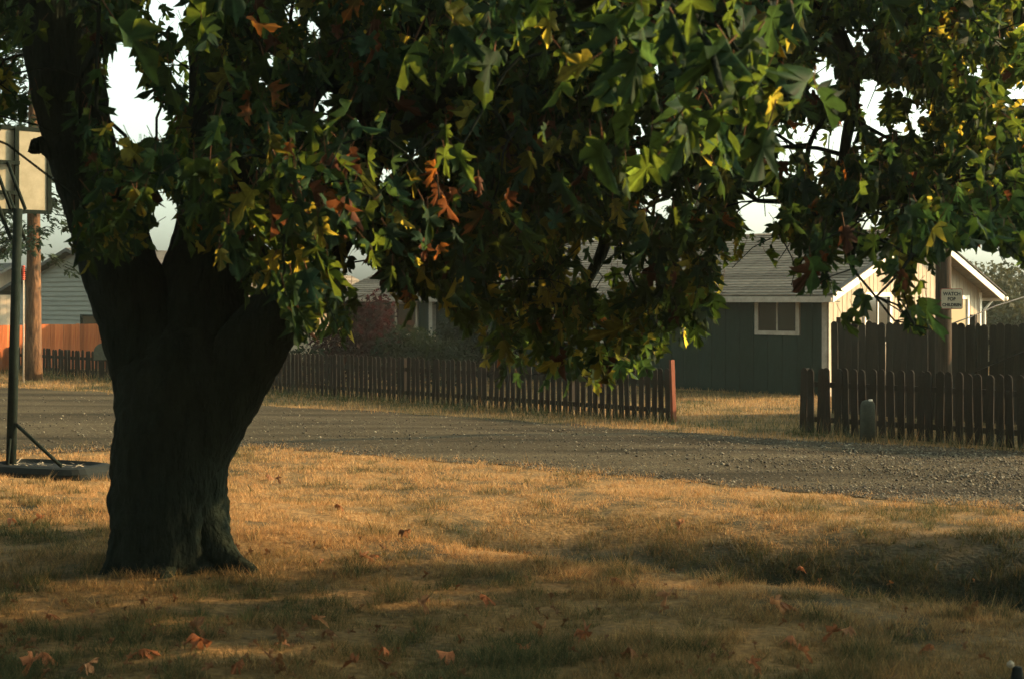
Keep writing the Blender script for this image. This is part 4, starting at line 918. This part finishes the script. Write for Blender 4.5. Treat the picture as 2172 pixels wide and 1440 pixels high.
# the crown above and round the frame
def shell(c, r, n, per, size, zmin, mix=MIX, pw=0.33):
    d = unit(n) * (rng.random(n) ** pw)[:, None] * np.array(r) + np.array(c); d = d[d[:, 2] > zmin]
    px, py = inframe(d); d = d[(py < -70) | (px < -60) | (px > 2240) | (d[:, 1] < 2.5)]
    d = d[np.linalg.norm(d - np.array((0, 0, CAMZ)), axis=1) > 3.0]
    nodes.append(d); LV.add(np.repeat(d, per, 0) + rng.normal(0, 0.2, (len(d) * per, 3)), size, mix)
shell((-1.4, 9.6, 7.0), (7.2, 5.8, 4.6), 1000, 8, 0.22, 3.0)
LV.done(); ok = leaf_ok(LV.centre()) & leaf_ok(LV.p + LV.R[:, :, 1] * (LV.s * 1.25)[:, None]); LV.filt(ok)
c = LV.centre(); px, py = inframe(c)
shown = (px > -20) & (px < 2192) & (py > -20) & (py < 850) & (c[:, 1] > 1)
rank = np.where(shown, LV.s / np.maximum(c[:, 1], 0.5), 0); big = np.zeros(len(rank), bool); big[np.argsort(-rank)[:290]] = True
for i in np.where(big)[0]:
    o = bpy.data.objects.new('leaf', single_leaf(int(LV.v[i]), int(LV.m[i]))); link(o, MT)
    o.matrix_basis = Matrix.Translation(Vector(LV.p[i]) - O) @ Matrix([list(r_) + [0] for r_ in LV.R[i]] + [[0, 0, 0, 1]]) @ Matrix.Scale(float(LV.s[i]), 4)
o = link(bpy.data.objects.new('crown', LV.mesh('crown', ~big)), MT); o.location = -O; tag(o, kind='stuff')
nd = np.concatenate(nodes); okn = leaf_ok(nd); nd = nd[okn]
near_d = np.array([np.linalg.norm(LV.p - q_, axis=1).min() for q_ in nd]); nd = nd[near_d < 0.3]
tw = twigs('twigs', wood, nd, MT); tw.location = -O

# ---------------------------------------------------------------- neighbouring maple to the right, outside the view, shading the lawn
MB2 = empty('maple_tree', (13.0, 9.1, 0.3)); tag(MB2, 'second maple standing right of the picture and shading the near lawn', 'tree')
Vb, Fc = tube_geo([Vector((0, 0, z)) for z in (-0.3, 0.3, 1.0, 2.0, 3.0, 4.2, 5.6)], [0.5, 0.40, 0.34, 0.30, 0.22, 0.14, 0.05], 20, bark_rough(77)); mesh_obj('trunk', Vb, Fc, M['bark'], MB2, True)
w2 = [np.array((0, 0, z)) for z in (1.2, 1.8, 2.4, 3.0, 3.8, 4.6, 5.4)]
for k in range(6):
    a = k * 1.05; b = [Vector((0, 0, 1.2 + 0.4 * k)), Vector((1.6 * math.cos(a), 1.6 * math.sin(a), 2.0 + 0.45 * k)), Vector((3.2 * math.cos(a), 3.2 * math.sin(a), 2.4 + 0.45 * k))]
    Vb, Fc = tube_geo(b, [0.15, 0.09, 0.03], 10); mesh_obj('limb', Vb, Fc, M['bark'], MB2, True); w2 += [np.array(b[1]), np.array(b[2])]
L2 = Leaves(); n = 950
d = unit(n) * (rng.random(n) ** 0.36)[:, None] * np.array((4.8, 5.0, 3.0)) + np.array((0, 0, 3.3)); d = d[d[:, 2] > 0.5]
L2.add(np.repeat(d, 7, 0) + rng.normal(0, 0.2, (len(d) * 7, 3)), 0.25, MIX); L2.done()
o = link(bpy.data.objects.new('crown', L2.mesh('crown', np.ones(len(L2.p), bool))), MB2); tag(o, kind='stuff')
twigs('twigs', np.array(w2), d, MB2)

# ---------------------------------------------------------------- fallen leaves
fl = [(110, 1320), (425, 1352), (428, 1378), (600, 1350), (680, 1332), (695, 1352), (570, 1408), (588, 1418), (500, 1428), (740, 1425), (105, 1408), (60, 1432), (190, 1430), (1310, 1240), (1600, 1430), (1682, 1368), (1760, 1362), (1795, 1356), (1970, 1384), (1712, 1405), (1665, 1295), (1655, 1301), (1505, 1187), (1635, 1183), (780, 1196), (790, 1190), (80, 1110), (22, 1116), (720, 1082), (590, 1026), (575, 1018), (1145, 1352), (1240, 1362), (1345, 1398), (1110, 1392), (310, 1395), (1245, 1345), (2060, 1303), (1860, 1205), (1410, 1285), (1035, 1282), (900, 1300), (945, 1408), (820, 1395), (1990, 1195), (1700, 1155), (1440, 1120), (860, 1140)]
zones = [(lambda x_, y_: y_ > 1300 and x_ < 900, 'curled russet leaf lying on the shaded lawn before the trunk', 'fallen leaves before the trunk'),
         (lambda x_, y_: y_ > 1230 and x_ >= 900, 'dry brown leaf lying on the near lawn right of the trunk', 'fallen leaves on the near right lawn'),
         (lambda x_, y_: True, 'small fallen leaf on the golden grass and ditch bank', 'fallen leaves on the far lawn')]
for k, (px, py) in enumerate(fl):
    p = G(px, py, 0.2)
    for _ in range(30): p = G(px, py, float(hgt(p.x, p.y)))
    z = float(hgt(p.x, p.y)); v = (2, 7, 5, 8, 6)[k % 5]
    mat = M['fallen'] if random.random() < 0.6 else M['fallen2']
    me = tri_mesh('fallen_leaf', TMPL[v][0] + np.array((0, -0.9, 0.1)), TMPL[v][1], [mat, M['twig']], np.r_[np.zeros(BLADE, int), np.ones(6, int)], cols=leaf_uv(v, random.random()))
    o = link(bpy.data.objects.new('fallen_leaf', me)); s_ = random.uniform(0.10, 0.155)
    o.location = (p.x, p.y, z + 0.065); o.rotation_euler = (random.uniform(-0.4, 0.4), random.uniform(-0.4, 0.4), random.uniform(0, 6.28)); o.scale = (s_, s_ * random.uniform(0.7, 1), s_ * 1.2)
    for t_, lab, grp in zones:
        if t_(px, py): tag(o, lab, 'leaf', grp); o['px'] = px; break
ORD = 'first second third fourth fifth sixth seventh eighth ninth tenth eleventh twelfth thirteenth fourteenth fifteenth sixteenth seventeenth eighteenth nineteenth twentieth'.split()
for _, lab, grp in zones:
    for k, o in enumerate(sorted([o for o in col.objects if o.get('group') == grp], key=lambda o: o['px'])):
        o['label'] = lab + ', ' + (ORD[k] if k < len(ORD) else 'last') + ' from the left'; del o['px']
# crumbled leaf litter
n = 420; lx = np.r_[rng.normal(-2.0, 1.6, 250), rng.uniform(-3.5, 4, n - 250)]; ly = np.r_[rng.normal(7.6, 1.0, 250), rng.uniform(6.3, 12.5, n - 250)]
lk = (np.hypot(lx + 2.55, ly - 10.6) > 0.6) & (ly > 6); lx, ly = lx[lk], ly[lk]; n = len(lx)
tipv = unit(n) * np.array((1, 1, 0.3)); Vv, Tt = soup(np.stack([lx, ly, hgt(lx, ly) + 0.035], -1), TMPL[7][0][:-6] - np.array((0, 0.9, 0)), TMPL[7][1][:-6], rng.uniform(0.03, 0.075, n), frames(tipv, np.tile((0.0, 0.0, 1.0), (n, 1)) + rng.normal(0, 0.5, (n, 3))))
tag(link(bpy.data.objects.new('leaf_litter', tri_mesh('leaf_litter', Vv, Tt, [M['fallen2']]))), 'crumbled brown leaf litter strewn in the near grass', 'leaf litter', kind='stuff')
# small stake with a pale knob in the lower right corner
p = G(2152, 1500, 0.2); sk = empty('garden_stake', (p.x, p.y, float(hgt(p.x, p.y)))); tag(sk, 'small dark garden stake with pale yellow knob in the lower right corner', 'stake')
tapered('stem', [((0, 0, -0.05), 0.03), ((0.01, 0, 0.12), 0.032), ((0.015, 0, 0.2), 0.022)], M['tank'], 10, sk)
tapered('knob', [((-0.02, 0, 0.195), 0.008), ((-0.02, 0, 0.205), 0.018), ((-0.02, 0, 0.22), 0.018), ((-0.02, 0, 0.23), 0.006)], M['litter'], 10, sk)

# ---------------------------------------------------------------- evening haze
def mat_haze():
    m, n, l, b = nodes_of('haze'); n.remove(b)
    v = n.new('ShaderNodeVolumePrincipled'); v.inputs['Color'].default_value = (0.80, 0.95, 0.86, 1); v.inputs['Density'].default_value = 0.00035; v.inputs['Anisotropy'].default_value = 0.2
    l.new(v.outputs[0], n['Material Output'].inputs['Volume']); return m
hz = mesh_obj('haze', [(-70, -25, -2), (70, -25, -2), (70, 95, -2), (-70, 95, -2), (-70, -25, 24), (70, -25, 24), (70, 95, 24), (-70, 95, 24)], BOXF, mat_haze())
tag(hz, 'thin warm evening haze over the whole street', 'haze', kind='stuff')
